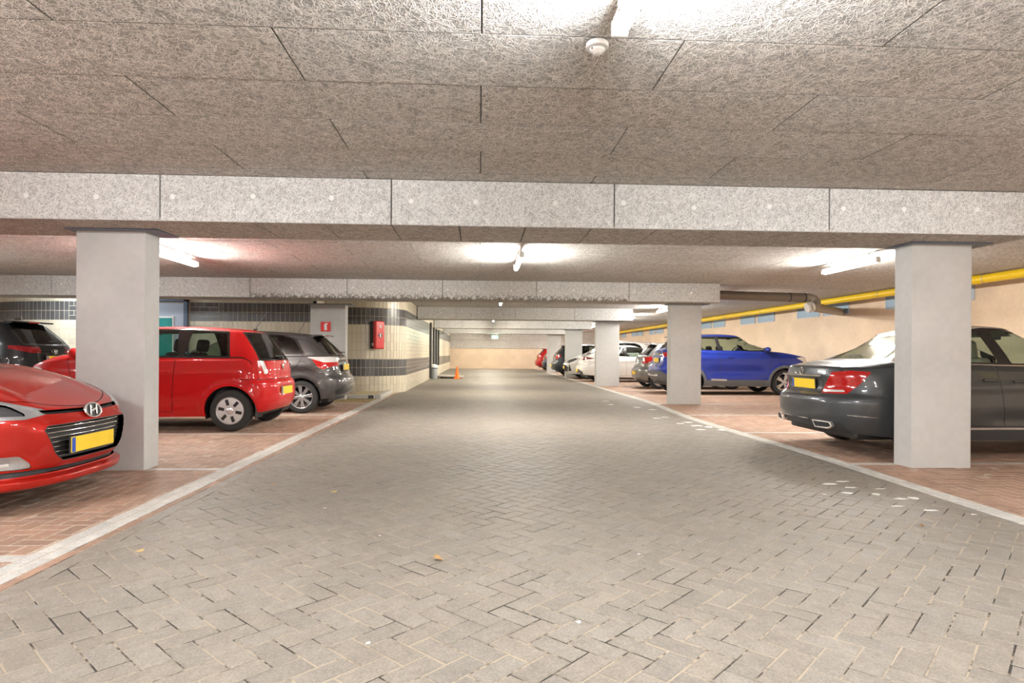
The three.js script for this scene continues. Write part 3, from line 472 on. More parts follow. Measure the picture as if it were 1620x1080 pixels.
{ // fallen leaves
  const lobes = [[0, 0], [0.25, 0.12], [0.75, 0.02], [0.55, 0.3], [0.95, 0.55], [0.5, 0.55], [0.55, 0.95], [0.22, 0.72], [0, 1.12], [-0.22, 0.72], [-0.55, 0.95], [-0.5, 0.55], [-0.95, 0.55], [-0.55, 0.3], [-0.75, 0.02], [-0.25, 0.12]];
  const sh = new THREE.Shape(); lobes.forEach((p, i) => i ? sh.lineTo(...p) : sh.moveTo(...p));
  const leafM = [mat(lin(0.46, 0.27, 0.10), { roughness: 0.8 }), mat(lin(0.52, 0.36, 0.16), { roughness: 0.8 }), mat(lin(0.20, 0.11, 0.05), { roughness: 0.8 })];
  const put = (x, d, s, a, m, label) => {
    const g = new THREE.ExtrudeGeometry(sh, { depth: 0.02, bevelEnabled: false }); g.translate(0, -0.5, 0); const p = g.attributes.position; for (let i = 0; i < p.count; i++) { const X = p.getX(i), Y = p.getY(i); p.setZ(i, p.getZ(i) + 0.28 * Math.pow(Math.abs(X), 1.5) + 0.12 * Math.sin(Y * 4 + X)); } g.scale(s, s, s); g.computeVertexNormals(); g.rotateX(-Math.PI / 2);
    const t = thing('fallen_leaf', label, 'leaf', [x, 0.004 + 0.1 * s, -d], a, 'dead leaves on the paving'); mesh('blade', g, leafM[m], t); mesh('stalk', xf(cyl(s * 0.025, s * 0.02, s * 0.8, 6), 0, 0.003, s * 0.85, Math.PI / 2 - 0.05), leafM[m], t);
  };
  put(-0.215, 3.43, 0.05, 2.0, 0, 'brown curled leaf lying in the middle of the lane'); put(-1.88, 3.62, 0.028, 1.0, 1, 'small pale leaf beside the white line at lower left'); put(-1.15, 5.1, 0.032, 0.5, 1, 'pale leaf on the lane right of the near left pillar'); put(-1.72, 5.4, 0.024, 2.2, 0, 'tiny leaf on the lane beside the left white line');
  put(2.9, 4.0, 0.034, 0.8, 2, 'dark brown leaf scraps on the lane near the right white line'); put(3.1, 4.2, 0.022, 2.8, 0, 'small brown leaf touching the right white line');
}

// ---------- cars: body lofted from plan outlines, panels cut out of the skin ----------
function pchip(pts) {
  const n = pts.length, h = [], s = [], m = new Array(n).fill(0);
  for (let i = 0; i < n - 1; i++) { h[i] = pts[i + 1][0] - pts[i][0]; s[i] = (pts[i + 1][1] - pts[i][1]) / h[i]; }
  m[0] = s[0]; m[n - 1] = s[n - 2];
  for (let i = 1; i < n - 1; i++) m[i] = s[i - 1] * s[i] <= 0 ? 0 : 3 * (h[i - 1] + h[i]) / ((2 * h[i] + h[i - 1]) / s[i - 1] + (h[i] + 2 * h[i - 1]) / s[i]);
  return x => {
    if (x <= pts[0][0]) return pts[0][1]; if (x >= pts[n - 1][0]) return pts[n - 1][1];
    let i = 0; while (x > pts[i + 1][0]) i++; const t = (x - pts[i][0]) / h[i], a = t * t, b = a * t;
    return pts[i][1] * (2 * b - 3 * a + 1) + h[i] * m[i] * (b - 2 * a + t) + pts[i + 1][1] * (3 * a - 2 * b) + h[i] * m[i + 1] * (b - a);
  };
}
function outline(xr, xf, w, cf, pf, cr, pr, N) {
  const zh = x => { const df = clamp((xf - x) / cf, 0, 1), dr = clamp((x - xr) / cr, 0, 1); return w * Math.pow(1 - Math.pow(1 - df, pf), 1 / pf) * Math.pow(1 - Math.pow(1 - dr, pr), 1 / pr); };
  const P = [], K = 500; let len = [0];
  for (let i = 0; i <= K; i++) { const x = xf - (xf - xr) * (1 - Math.cos(Math.PI * i / K)) / 2; P.push([x, zh(x)]); if (i) len.push(len[i - 1] + Math.hypot(P[i][0] - P[i - 1][0], P[i][1] - P[i - 1][1])); }
  const out = []; let j = 0;
  for (let i = 0; i <= N; i++) { const s = len[K] * i / N; while (j < K - 1 && len[j + 1] < s) j++; const t = clamp((s - len[j]) / ((len[j + 1] - len[j]) || 1), 0, 1); out.push([lerp(P[j][0], P[j + 1][0], t), lerp(P[j][1], P[j + 1][1], t)]); }
  return out;
}
function carSkin(c) {
  const N = c.N ?? 90, sill = pchip(c.sill), belt = pchip(c.belt), rearX = pchip(c.rearX), frontX = pchip(c.frontX), halfW = pchip(c.halfW), gy = pchip(c.base.y), roof = pchip(c.roof), crown = c.crown ?? 0.045;
  const rings = [], K1 = c.K1 ?? 22, K2 = c.K2 ?? 12, K3 = c.K3 ?? 14, K4 = c.K4 ?? 8;
  const xF = c.L / 2, xRr = -c.L / 2;
  let S;
  for (let k = 0; k <= K1; k++) {
    const t = k / K1, yF = lerp(sill(xF), belt(xF), t), yR = lerp(sill(xRr), belt(xRr), t), yM = lerp(sill(0), belt(0), t);
    S = outline(rearX(yR), frontX(yF), halfW(yM), c.cf ?? 0.75, c.pf ?? 2.7, c.cr ?? 0.5, c.pr ?? 3, N).map(([x, z]) => [x, lerp(sill(x), belt(x), t), z]); rings.push(S);
  }
  const b = c.base, T = c.top, G = outline(b.xr, b.xf, b.w, b.cf ?? 0.55, b.pf ?? 2.6, b.cr ?? 0.35, b.pr ?? 3, N).map(([x, z]) => [x, gy(x), z]);
  for (let k = 1; k <= K2; k++) { const t = k / K2, e = 1 - Math.pow(1 - t, c.deck ?? 1.6); rings.push(S.map((s, i) => [lerp(s[0], G[i][0], t), lerp(s[1], G[i][1], e), lerp(s[2], G[i][2], t)])); }
  const edge = x => roof(x) - crown; let E;
  for (let k = 1; k <= K3; k++) {
    const g = k / K3, q = (a, z, bow) => lerp(a, z, g + bow * g * (1 - g));
    E = outline(q(b.xr, T.xr, c.bowR ?? -0.15), q(b.xf, T.xf, c.bowF ?? -0.08), lerp(b.w, T.w, Math.pow(g, 1.3)), lerp(b.cf ?? 0.55, T.cf ?? 0.4, g), T.pf ?? 2.6, lerp(b.cr ?? 0.35, T.cr ?? 0.3, g), T.pr ?? 3, N).map(([x, z]) => [x, lerp(gy(x), edge(x), g), z]); rings.push(E);
  }
  for (let k = 1; k <= K4; k++) { const r = k / K4; rings.push(E.map(p => { const x = lerp(p[0], clamp(p[0], T.xr + 0.2, T.xf - 0.2), r); return [x, lerp(p[1], roof(x), 1 - (1 - r) * (1 - r)), p[2] * (1 - r)]; })); }
  // close each ring round both sides
  const V = [], idx = [], M2 = 2 * N;
  for (const R of rings) for (let i = 0; i < M2; i++) { const j = i <= N ? i : M2 - i, p = R[j]; const v = [p[0], p[1], i <= N ? p[2] : -p[2]]; if (c.deform) c.deform(v); V.push([...v, 0, 0, 0]); }
  for (let r = 0; r < rings.length - 1; r++) for (let i = 0; i < M2; i++) { const a = r * M2 + i, b2 = r * M2 + (i + 1) % M2, d = a + M2, e = b2 + M2; idx.push([a, b2, e], [a, e, d]); }
  const tris = [];
  for (const [a, b2, d] of idx) {
    const A = V[a], B = V[b2], C = V[d]; const ux = B[0] - A[0], uy = B[1] - A[1], uz = B[2] - A[2], vx = C[0] - A[0], vy = C[1] - A[1], vz = C[2] - A[2];
    const nx = uy * vz - uz * vy, ny = uz * vx - ux * vz, nz = ux * vy - uy * vx; if (nx * nx + ny * ny + nz * nz < 1e-16) continue;
    for (const q of [A, B, C]) { q[3] += nx; q[4] += ny; q[5] += nz; } tris.push([A, B, C]);
  }
  // orientation: make normals point outwards
  let o = 0; for (const v of V) o += v[3] * v[0] * 0.2 + v[4] * (v[1] - 0.6) + v[5] * v[2]; const sg = o < 0 ? -1 : 1;
  for (const v of V) { const l = (Math.hypot(v[3], v[4], v[5]) || 1) * sg; v[3] /= l; v[4] /= l; v[5] /= l; }
  return sg < 0 ? tris.map(t => [t[0], t[2], t[1]]) : tris;
}
function cut(tris, f) {   // split along f = 0: [inside (f < 0), outside, cut edges]
  const ins = [], outs = [], edges = [], val = new Map(), mid = new Map(); let id = 0; const ids = new Map();
  const F2 = v => { let q = val.get(v); if (q === undefined) { q = f(v); if (Math.abs(q) < 1e-7) q = 1e-7; val.set(v, q); } return q; };
  const gid = v => { let q = ids.get(v); if (q === undefined) ids.set(v, q = id++); return q; };
  const M1 = (a, b) => { const ia = gid(a), ib = gid(b), k = ia < ib ? ia * 4194304 + ib : ib * 4194304 + ia; let m = mid.get(k); if (!m) { const fa = F2(a), fb = F2(b), t = fa / (fa - fb); m = [0, 1, 2, 3, 4, 5].map(i => lerp(a[i], b[i], t)); const l = Math.hypot(m[3], m[4], m[5]) || 1; m[3] /= l; m[4] /= l; m[5] /= l; mid.set(k, m); } return m; };
  for (const t of tris) {
    const s = t.map(v => F2(v) < 0), n = s[0] + s[1] + s[2];
    if (n === 3) { ins.push(t); continue; } if (n === 0) { outs.push(t); continue; }
    const k = n === 1 ? s.indexOf(true) : s.indexOf(false), a = t[k], b = t[(k + 1) % 3], c = t[(k + 2) % 3], p = M1(a, b), q = M1(a, c);
    (n === 1 ? ins : outs).push([a, p, q]); (n === 1 ? outs : ins).push([p, b, c], [p, c, q]); edges.push([p, q]);
  }
  return [ins, outs, edges];
}
function skinGeo(tris, off = 0, edges = null) {
  const n = tris.length * 3 + (edges ? edges.length * 6 : 0), p = new Float32Array(n * 3), nn = new Float32Array(n * 3); let k = 0;
  const push = (x, y, z, a, b, c) => { p[k] = x; p[k + 1] = y; p[k + 2] = z; nn[k] = a; nn[k + 1] = b; nn[k + 2] = c; k += 3; };
  for (const t of tris) for (const v of t) push(v[0] + v[3] * off, v[1] + v[4] * off, v[2] + v[5] * off, v[3], v[4], v[5]);
  if (edges) for (const [a, b] of edges) {
    const ao = [a[0] + a[3] * off, a[1] + a[4] * off, a[2] + a[5] * off], bo = [b[0] + b[3] * off, b[1] + b[4] * off, b[2] + b[5] * off];
    const e = [b[0] - a[0], b[1] - a[1], b[2] - a[2]], nx = e[1] * a[5] - e[2] * a[4], ny = e[2] * a[3] - e[0] * a[5], nz = e[0] * a[4] - e[1] * a[3], l = Math.hypot(nx, ny, nz) || 1, N3 = [nx / l, ny / l, nz / l];
    for (const q of [a, b, bo, a, bo, ao]) push(q[0], q[1], q[2], ...N3);
  }
  const g = new THREE.BufferGeometry(); g.setAttribute('position', new THREE.BufferAttribute(p, 3)); g.setAttribute('normal', new THREE.BufferAttribute(nn, 3)); g.setAttribute('uv', new THREE.BufferAttribute(new Float32Array(n * 2), 2)); return g;
}
function sdPoly(px, py, P) {
  let d = 1e9, s = 1;
  for (let i = 0, j = P.length - 1; i < P.length; j = i++) {
    const ex = P[j][0] - P[i][0], ey = P[j][1] - P[i][1], wx = px - P[i][0], wy = py - P[i][1], t = clamp((wx * ex + wy * ey) / (ex * ex + ey * ey), 0, 1), bx = wx - ex * t, by = wy - ey * t;
    d = Math.min(d, bx * bx + by * by);
    const c1 = py >= P[i][1], c2 = py < P[j][1], c3 = ex * wy > ey * wx; if ((c1 && c2 && c3) || (!c1 && !c2 && !c3)) s = -s;
  }
  return s * Math.sqrt(d);
}
// regions on the skin. side: (x, y); end: (|z|, y); wrap: (|z| + k * distance in from the end, y)
const onSide = (P, r = 0, zmin = 0.3) => v => Math.max(sdPoly(v[0], v[1], P) - r, (zmin - Math.abs(v[2])) * 3);
const open0 = P => P.map(p => p[0] === 0 ? [-0.5, p[1]] : p);
const onFront = (P, r = 0, x0 = 0, Q = open0(P)) => v => Math.max(sdPoly(Math.abs(v[2]), v[1], Q) - r, (x0 - v[0]) * 1);
const onRear = (P, r = 0, x0 = 0, Q = open0(P)) => v => Math.max(sdPoly(Math.abs(v[2]), v[1], Q) - r, (v[0] - x0) * 1);
const wrapFront = (P, xe, k = 1, r = 0, zlim = 0) => v => Math.max(sdPoly(Math.abs(v[2]) + Math.max(0, xe - v[0]) * k, v[1], P) - r, v[0] > xe - 1.6 ? -1 : 1);
const wrapRear = (P, xe, k = 1, r = 0) => v => Math.max(sdPoly(Math.abs(v[2]) + Math.max(0, v[0] - xe) * k, v[1], P) - r, v[0] < xe + 1.6 ? -1 : 1);
const band = (f, w) => ({ f, w });

const paint = (r, g, b, metal = 0.35, o = {}) => new THREE.MeshPhysicalMaterial({ color: lin(r, g, b), metalness: metal, roughness: 0.42, specularIntensity: 0.25, clearcoat: 0.8, clearcoatRoughness: 0.04, ...o });
const CM = {
  glass: new THREE.MeshPhysicalMaterial({ color: lin(0.62, 0.70, 0.64), transmission: 1, thickness: 0, roughness: 0.0, ior: 1.5 }),
  tint: new THREE.MeshPhysicalMaterial({ color: lin(0.10, 0.11, 0.105), transmission: 1, thickness: 0, roughness: 0.0, ior: 1.5 }),
  gloss: mat(lin(0.012, 0.012, 0.013), { phys: true, roughness: 0.12, clearcoat: 1 }), plastic: mat(lin(0.035, 0.035, 0.037), { roughness: 0.6 }), greyPlastic: mat(lin(0.095, 0.095, 0.10), { roughness: 0.6 }), seam: mat(lin(0.01, 0.01, 0.01), { roughness: 0.9 }),
  rubber: mat(lin(0.028, 0.028, 0.028), { roughness: 0.8 }), chrome: mat(lin(0.82, 0.82, 0.83), { metalness: 1, roughness: 0.08 }), alloy: mat(lin(0.62, 0.62, 0.63), { metalness: 0.85, roughness: 0.3 }), alloyDark: mat(lin(0.05, 0.05, 0.055), { metalness: 0.5, roughness: 0.35 }),
  redLens: mat(lin(0.45, 0.012, 0.012), { phys: true, roughness: 0.12, clearcoat: 1 }), redDeep: mat(lin(0.16, 0.004, 0.006), { phys: true, roughness: 0.12, clearcoat: 1 }), clearLens: mat(lin(0.72, 0.70, 0.68), { phys: true, roughness: 0.15, clearcoat: 1, metalness: 0.2 }), headLens: mat(lin(0.52, 0.53, 0.54), { phys: true, roughness: 0.18, clearcoat: 1, metalness: 0.65 }), lampInner: mat(lin(0.10, 0.10, 0.11), { phys: true, roughness: 0.15, clearcoat: 1, metalness: 0.4 }),
  plate: mat(lin(0.86, 0.58, 0.02), { roughness: 0.45 }), plateBlue: mat(lin(0.02, 0.08, 0.42), { roughness: 0.45 }), cloth: mat(lin(0.05, 0.05, 0.055), { roughness: 0.95 }), clothGrey: mat(lin(0.30, 0.30, 0.28), { roughness: 0.9 }), beige: mat(lin(0.46, 0.43, 0.36), { roughness: 0.75 }), lining: mat(lin(0.09, 0.09, 0.092), { roughness: 0.95, side: THREE.DoubleSide }), headliner: mat(lin(0.42, 0.42, 0.40), { roughness: 0.95, side: THREE.DoubleSide }),
};
// wheels: local axis z, outer face towards +z
function makeWheel(r, w, style) {
  const g = new THREE.Group(); g.name = 'wheel'; const ri = r * (style === 'cap' ? 0.66 : 0.70), h = w / 2;
  mesh('tyre', xf(lathe([[ri - 0.01, -h + 0.01], [ri, -h], [r - 0.03, -h], [r - 0.006, -h + 0.02], [r, -h + 0.045], [r, h - 0.045], [r - 0.006, h - 0.02], [r - 0.03, h], [ri + 0.006, h + 0.004], [ri - 0.01, h - 0.01]], 48), 0, 0, 0, Math.PI / 2), CM.rubber, g);
  mesh('rim', xf(lathe([[ri, -h + 0.02], [ri - 0.02, -0.03], [ri - 0.022, h - 0.03], [ri - 0.006, h], [ri, h]], 40), 0, 0, 0, Math.PI / 2), CM.alloy, g);
  mesh('brake_disc', xf(cyl(ri * 0.72, ri * 0.72, 0.02, 32), 0, 0, -0.01, Math.PI / 2), CM.alloyDark, g);
  const shp = (P, d, z, m, nm, bevel = 0.004) => { const s = new THREE.Shape(); P.forEach((p, i) => i ? s.lineTo(...p) : s.moveTo(...p)); return mesh(nm, xf(new THREE.ExtrudeGeometry(s, { depth: d, bevelEnabled: true, bevelSize: bevel, bevelThickness: bevel, bevelSegments: 2 }), 0, 0, z), m, g); };
  if (style === 'cap') {
    mesh('hub_cap', xf(lathe([[0, 0.004], [ri * 0.5, 0.006], [ri * 0.88, 0.001], [ri - 0.006, -0.006], [ri - 0.004, -0.02]], 40), 0, 0, h - 0.004, Math.PI / 2), mat(lin(0.60, 0.60, 0.60), { metalness: 0.15, roughness: 0.4 }), g);
    for (let k = 0; k < 6; k++) { const a = k * 1.0472 + 0.45; mesh('cap_slot', xf(rbox(ri * 0.44, ri * 0.23, 0.008, 0.003), ri * 0.63, 0, h - 0.0015, 0, 0.012, 0).rotateZ(a), M.black, g); }
    mesh('cap_badge', xf(lathe([[0, 0.022], [ri * 0.24, 0.018], [ri * 0.27, 0.008], [ri * 0.27, 0]], 28), 0, 0, h - 0.006, Math.PI / 2), CM.alloy, g);
  } else {
    const n = style === 'five' ? 5 : style === 'multi' ? 8 : 5, dark = style === 'dark' ? CM.alloyDark : CM.alloy;
    for (let k = 0; k < n; k++) for (const o of style === 'five' ? [-0.13, 0.13] : [-0.10, 0.10]) { const a = k / n * 6.2832 + o, c = Math.cos(a), q = Math.sin(a), b = ri * (style === 'multi' ? 0.045 : 0.06), R = ri - 0.012; shp([[ri * 0.16, -b * 1.3], [R, -b], [R, b], [ri * 0.16, b * 1.3]].map(([u, v]) => [u * c - v * q, u * q + v * c]), 0.018, h - 0.035, dark, 'spoke', 0.003); }
    mesh('hub', xf(lathe([[0, 0.03], [ri * 0.15, 0.026], [ri * 0.2, 0.01], [ri * 0.22, 0]], 24), 0, 0, h - 0.03, Math.PI / 2), dark, g);
  }
  return g;
}
function numberPlate(parent, x, y, z, ry, tilt = 0, name = 'number_plate') {
  const p = new THREE.Group(); p.name = name; parent.add(p); p.position.set(x, y, z); p.rotation.set(0, ry, 0); if (tilt) p.rotateX(tilt);
  mesh('plate_panel', rbox(0.52, 0.112, 0.008, 0.003), CM.plate, p); mesh('country_band', xf(box(-0.02, 0.02, -0.052, 0.052, 0, 0.0012), -0.238, 0, 0.004), CM.plateBlue, p); mesh('plate_holder', xf(rbox(0.535, 0.13, 0.012, 0.004), 0, -0.002, -0.008), CM.plastic, p);
  return p;
}
function seat(parent, x, z, m, drop = 0) {
  const g = new THREE.Group(); g.name = 'seat'; parent.add(g); g.position.set(x, drop, z);
  mesh('cushion', xf(rbox(0.50, 0.16, 0.50, 0.06, 3), 0.08, 0.50, 0), m, g); mesh('backrest', xf(rbox(0.14, 0.62, 0.48, 0.06, 3), -0.22, 0.80, 0, 0, 0, 0.28), m, g); mesh('headrest', xf(rbox(0.11, 0.2, 0.28, 0.05, 3), -0.36, 1.20, 0, 0, 0, 0.2), m, g);
  for (const s of [-1, 1]) mesh('headrest_post', xf(cyl(0.006, 0.006, 0.16, 8), -0.33, 1.10, s * 0.07, 0, 0, 0.25), M.steel, g);
}
function buildCar(c) {
  const t = thing(c.name, c.label, 'car', c.pos, c.ry, c.group);
  let skin = carSkin(c); const paintM = c.paint;
  const wheels = [c.wf, c.wr], Ra = c.ra ?? c.wheelR + 0.045;
  const arch = v => { let d = 9; for (const x of wheels) d = Math.min(d, Math.hypot(v[0] - x, v[1] - c.wheelR) - Ra); return Math.max(d, (0.45 - Math.abs(v[2])) * 2); };
  const [, kept, ae] = cut(skin, arch); skin = kept;
  const take = (name, f, m, { off = 0, split = true, label } = {}) => {
    const [ins, outs, e] = cut(skin, f); skin = outs; if (!ins.length) return [];
    const made = [], sidesOf = split ? [1, -1] : [0];
    for (const s of sidesOf) { const T = s ? ins.filter(q => (q[0][2] + q[1][2] + q[2][2]) * s > 0) : ins, E = s ? e.filter(q => (q[0][2] + q[1][2]) * s > 0) : e; if (!T.length) continue; const o = mesh(name, skinGeo(T, off, off ? E : null), m, t); if (label) o.userData.label = label; made.push(o); }
    return made;
  };
  const seam = (f, w = 0.0035) => { const [a, o1] = cut(skin, v => f(v) - w); const [o2, b, e] = cut(a, v => f(v) + w); skin = o1.concat(o2); if (b.length) (seam.all ??= []).push(b); };
  for (const q of c.features) q[0] === 'seam' ? seam(q[1], q[2]) : take(q[0], q[1], q[2], q[3] ?? {});
  mesh('body', skinGeo(skin, 0), paintM, t);
  if (seam.all) mesh('panel_gaps', skinGeo(seam.all.flat(), -0.006), CM.seam, t);
  // arch edges turned inwards, dark liners, floor pan
  mesh('arch_lip', (() => { const g = skinGeo([], 0); const P = [], Nn = []; for (const [a, b] of ae) { const A = [a[0], a[1], a[2] - Math.sign(a[2]) * 0.03], B = [b[0], b[1], b[2] - Math.sign(b[2]) * 0.03]; for (const q of [a, b, B, a, B, A]) { P.push(q[0], q[1], q[2]); const xw = Math.abs(q[0] - c.wf) < Math.abs(q[0] - c.wr) ? c.wf : c.wr, l = Math.hypot(q[0] - xw, q[1] - c.wheelR) || 1; Nn.push((xw - q[0]) / l, (c.wheelR - q[1]) / l, 0); } } g.setAttribute('position', new THREE.Float32BufferAttribute(P, 3)); g.setAttribute('normal', new THREE.Float32BufferAttribute(Nn, 3)); g.setAttribute('uv', new THREE.Float32BufferAttribute(new Float32Array(P.length / 3 * 2), 2)); return g; })(), c.lipMat ?? paintM, t);
  const hw = c.W / 2, tw = c.tyreW ?? 0.19;
  for (const x of wheels) for (const s of [-1, 1]) mesh('wheel_arch_liner', xf(new THREE.CylinderGeometry(Ra + 0.004, Ra + 0.004, 0.34, 28, 1, true, Math.PI * 0.5 - 1.9 + Math.PI / 2, 3.8), x, c.wheelR, s * (hw - 0.2), Math.PI / 2, 0, 0), M.black, t);
  mesh('floor_pan', xf(rbox(c.L * 0.86, 0.10, c.W - 0.36, 0.03), 0, (c.pan ?? 0.24), 0), M.black, t);
  const wp = makeWheel(c.wheelR, tw, c.wheelStyle ?? 'five');
  for (const x of wheels) for (const s of [-1, 1]) { const w = wp.clone(); t.add(w); w.position.set(x, c.wheelR, s * (hw - tw / 2 - 0.025)); if (s < 0) w.rotation.y = Math.PI; w.rotateZ(x * 3.1 + (c.spin ?? 0)); }
  if (c.interior !== false) {
    const im = c.seatMat ?? CM.cloth;
    mesh('interior_lining', skinGeo(cut(skin, v => 0.5 - v[1])[0], -0.03), c.lightCabin ? CM.headliner : CM.lining, t);
    for (const s of [-1, 1]) { seat(t, c.seatX ?? 0.05, s * hw * 0.44, im); seat(t, (c.seatX ?? 0.05) - 0.85, s * hw * 0.42, im, c.rearSeat ?? -0.04); }
    mesh('dashboard', xf(rbox(0.42, 0.26, c.W - 0.26, 0.08, 3), c.base.xf - 0.42, (c.dashY ?? 0.88), 0), CM.plastic, t);
    mesh('steering_wheel', xf(new THREE.TorusGeometry(0.18, 0.016, 10, 32), c.base.xf - 0.78, (c.dashY ?? 0.88) + 0.08, -hw * 0.44, 0.4, Math.PI / 2, 0), CM.plastic, t);
    mesh('rear_view_mirror', xf(rbox(0.03, 0.06, 0.22, 0.012), c.top.xf + 0.16, pchip(c.roof)(c.top.xf) - 0.12, 0), CM.plastic, t);
  }
  if (c.mirrorX !== undefined) for (const s of [-1, 1]) { const g = new THREE.SphereGeometry(1, 20, 14); g.scale(0.085, 0.07, 0.11); mesh('door_mirror', xf(g, c.mirrorX, c.mirrorY, s * (hw + 0.045)), c.mirrorMat ?? paintM, t); mesh('mirror_foot', xf(rbox(0.05, 0.03, 0.12, 0.01), c.mirrorX, c.mirrorY - 0.065, s * (hw - 0.03)), CM.plastic, t); mesh('mirror_glass', xf(rbox(0.004, 0.09, 0.15, 0.002), c.mirrorX - 0.075, c.mirrorY, s * (hw + 0.045)), CM.chrome, t); }
  c.extra?.(t, mesh, hw);
  return t;
}
const handleBar = (t, x, y, z, m) => mesh('door_handle', xf(rbox(0.17, 0.028, 0.03, 0.012, 2), x, y, z), m, t);
// --- red three-door city car, tail towards the lane
const swell = (v, x, r, ra, a) => { const d = Math.hypot(v[0] - x, v[1] - r); if (Math.abs(v[2]) > 0.4) v[2] += Math.sign(v[2]) * a * Math.exp(-Math.pow((d - ra) / 0.05, 2)); };
function citySmall(o) {
  const P = o.paint;
  return buildCar({
    name: 'car', L: 3.56, W: 1.64, wheelR: 0.29, wf: 1.195, wr: -1.225, ra: 0.345, N: 150, K1: 34, K2: 16, K3: 22, wheelStyle: 'cap', tyreW: 0.17,
    sill: [[-1.78, 0.28], [-1.5, 0.25], [-1.2, 0.22], [0, 0.20], [1.2, 0.20], [1.6, 0.21], [1.78, 0.23]], belt: [[-1.78, 0.97], [-1.4, 0.985], [0, 0.965], [0.8, 0.985], [1.2, 0.965], [1.55, 0.90], [1.78, 0.78]],
    rearX: [[0.27, -1.69], [0.34, -1.75], [0.46, -1.78], [0.60, -1.775], [0.68, -1.755], [0.72, -1.715], [0.85, -1.70], [0.98, -1.675]], frontX: [[0.2, 1.68], [0.35, 1.76], [0.5, 1.78], [0.70, 1.75], [0.80, 1.68]], halfW: [[0.2, 0.775], [0.3, 0.80], [0.5, 0.82], [0.75, 0.815], [0.96, 0.785]],
    base: { xr: -1.655, xf: 1.24, w: 0.765, cf: 0.55, cr: 0.34, y: [[-1.66, 1.01], [0, 0.995], [0.6, 1.02], [1.24, 1.065]] }, top: { xr: -1.40, xf: 0.40, w: 0.585, cf: 0.4, cr: 0.3 }, roof: [[-1.45, 1.43], [-1.0, 1.462], [-0.3, 1.485], [0.25, 1.465], [0.5, 1.43]], cr: 0.42, pr: 3.1, cf: 0.7,
    deform: v => { swell(v, -1.225, 0.29, 0.37, 0.014); swell(v, 1.195, 0.29, 0.37, 0.014); if (Math.abs(v[2]) > 0.5) v[2] -= Math.sign(v[2]) * 0.016 * Math.exp(-Math.pow((v[1] - 0.36) / 0.07, 2)) * sstep(0.2, 0.5, 1.9 - Math.abs(v[0])) * (Math.abs(v[0]) < 0.8 ? 1 : 0.2); if (v[0] < -1.5) v[0] += 0.018 * Math.exp(-Math.pow((v[1] - 0.545) / 0.06, 2)) * sstep(0.42, 0.3, Math.abs(v[2])); },
    features: [
      ['side_window', onSide([[-0.60, 1.065], [-1.155, 1.075], [-1.09, 1.36], [-0.66, 1.385]], 0.022, 0.45), CM.glass, { off: -0.004 }], ['side_window', onSide([[-0.47, 1.055], [0.80, 1.07], [0.36, 1.365], [-0.42, 1.385]], 0.022, 0.45), CM.glass, { off: -0.004 }],
      ['window_surround', onSide([[-1.20, 1.035], [0.96, 1.035], [0.40, 1.40], [-0.55, 1.425], [-1.13, 1.395]], 0.012, 0.45), CM.gloss, { off: -0.001 }],
      ['windscreen', v => Math.max(Math.abs(v[2]) - 0.60 + 0.25 * (v[1] - 1.0) * 0.6, 1.09 - v[1], v[1] - 1.41, (0.42 - v[0])), CM.glass, { split: false, off: -0.003 }],
      ['rear_window', onRear([[0, 1.035], [0.60, 1.035], [0.485, 1.365], [0, 1.37]], 0.02, -1.15), CM.tint, { split: false, off: -0.003 }], ['rear_window_surround', onRear([[0, 1.01], [0.635, 1.0], [0.515, 1.385], [0, 1.395]], 0.015, -1.15), CM.gloss, { split: false, off: 0 }],
      ['reversing_lens', onRear([[0.565, 0.815], [0.615, 0.81], [0.64, 0.985], [0.60, 0.99]], 0.012, -1.3), CM.clearLens, { off: 0.004 }], ['tail_light', wrapRear([[0.545, 0.79], [0.86, 0.81], [0.90, 0.9], [0.83, 1.02], [0.60, 1.02]], -1.69, 0.8, 0.01), CM.redLens, { off: 0.002 }],
      ['headlight', wrapFront([[0.42, 0.66], [0.85, 0.68], [1.10, 0.86], [0.95, 0.88], [0.48, 0.80]], 1.68, 0.9, 0.01), CM.clearLens, { off: 0.003 }], ['lower_grille', onFront([[0, 0.30], [0.5, 0.30], [0.55, 0.46], [0, 0.46]], 0.01, 1.3), CM.plastic, { split: false, off: -0.01 }],
      ['seam', onRear([[-0.1, 0.735], [0.70, 0.735], [0.76, 1.1], [0.66, 1.42], [-0.1, 1.42]], 0.01, -1.1)], ['seam', v => v[0] < -1.35 && v[1] < 0.9 ? v[1] - (0.725 - 0.0 * v[0]) : 0.5 + Math.abs(v[0])],
      ['seam', onSide([[-0.44, 0.27], [0.80, 0.27], [0.86, 0.6], [0.98, 1.0], [0.42, 1.42], [-0.52, 1.44], [-0.47, 1.0]], 0, 0.4)],
    ],
    mirrorX: 0.82, mirrorY: 1.08, lightCabin: true, seatX: 0.0, dashY: 0.86,
    extra: (t, mk, hw) => {
      numberPlate(t, -1.772, 0.545, 0, -Math.PI / 2); handleBar(t, -0.33, 0.83, hw - 0.01, P); handleBar(t, -0.33, 0.83, -hw + 0.01, P);
      mk('tailgate_badge', xf(lathe([[0, 0.012], [0.035, 0.01], [0.042, 0.004], [0.042, 0]], 28), -1.708, 0.90, 0, 0, 0, Math.PI / 2), CM.chrome, t);
      mk('aerial', xf(cyl(0.003, 0.006, 0.34, 8), -1.38, 1.59, 0, 0, 0, 0.62), CM.plastic, t); mk('aerial_base', xf(rbox(0.06, 0.03, 0.035, 0.01), -1.29, 1.455, 0), CM.plastic, t);
      mk('rear_wiper', xf(rbox(0.025, 0.02, 0.30, 0.008), -1.665, 1.055, -0.1), CM.plastic, t); mk('wiper_hub', xf(cyl(0.03, 0.034, 0.04, 16), -1.67, 1.03, 0.06, 0, 0, Math.PI / 2), CM.plastic, t);
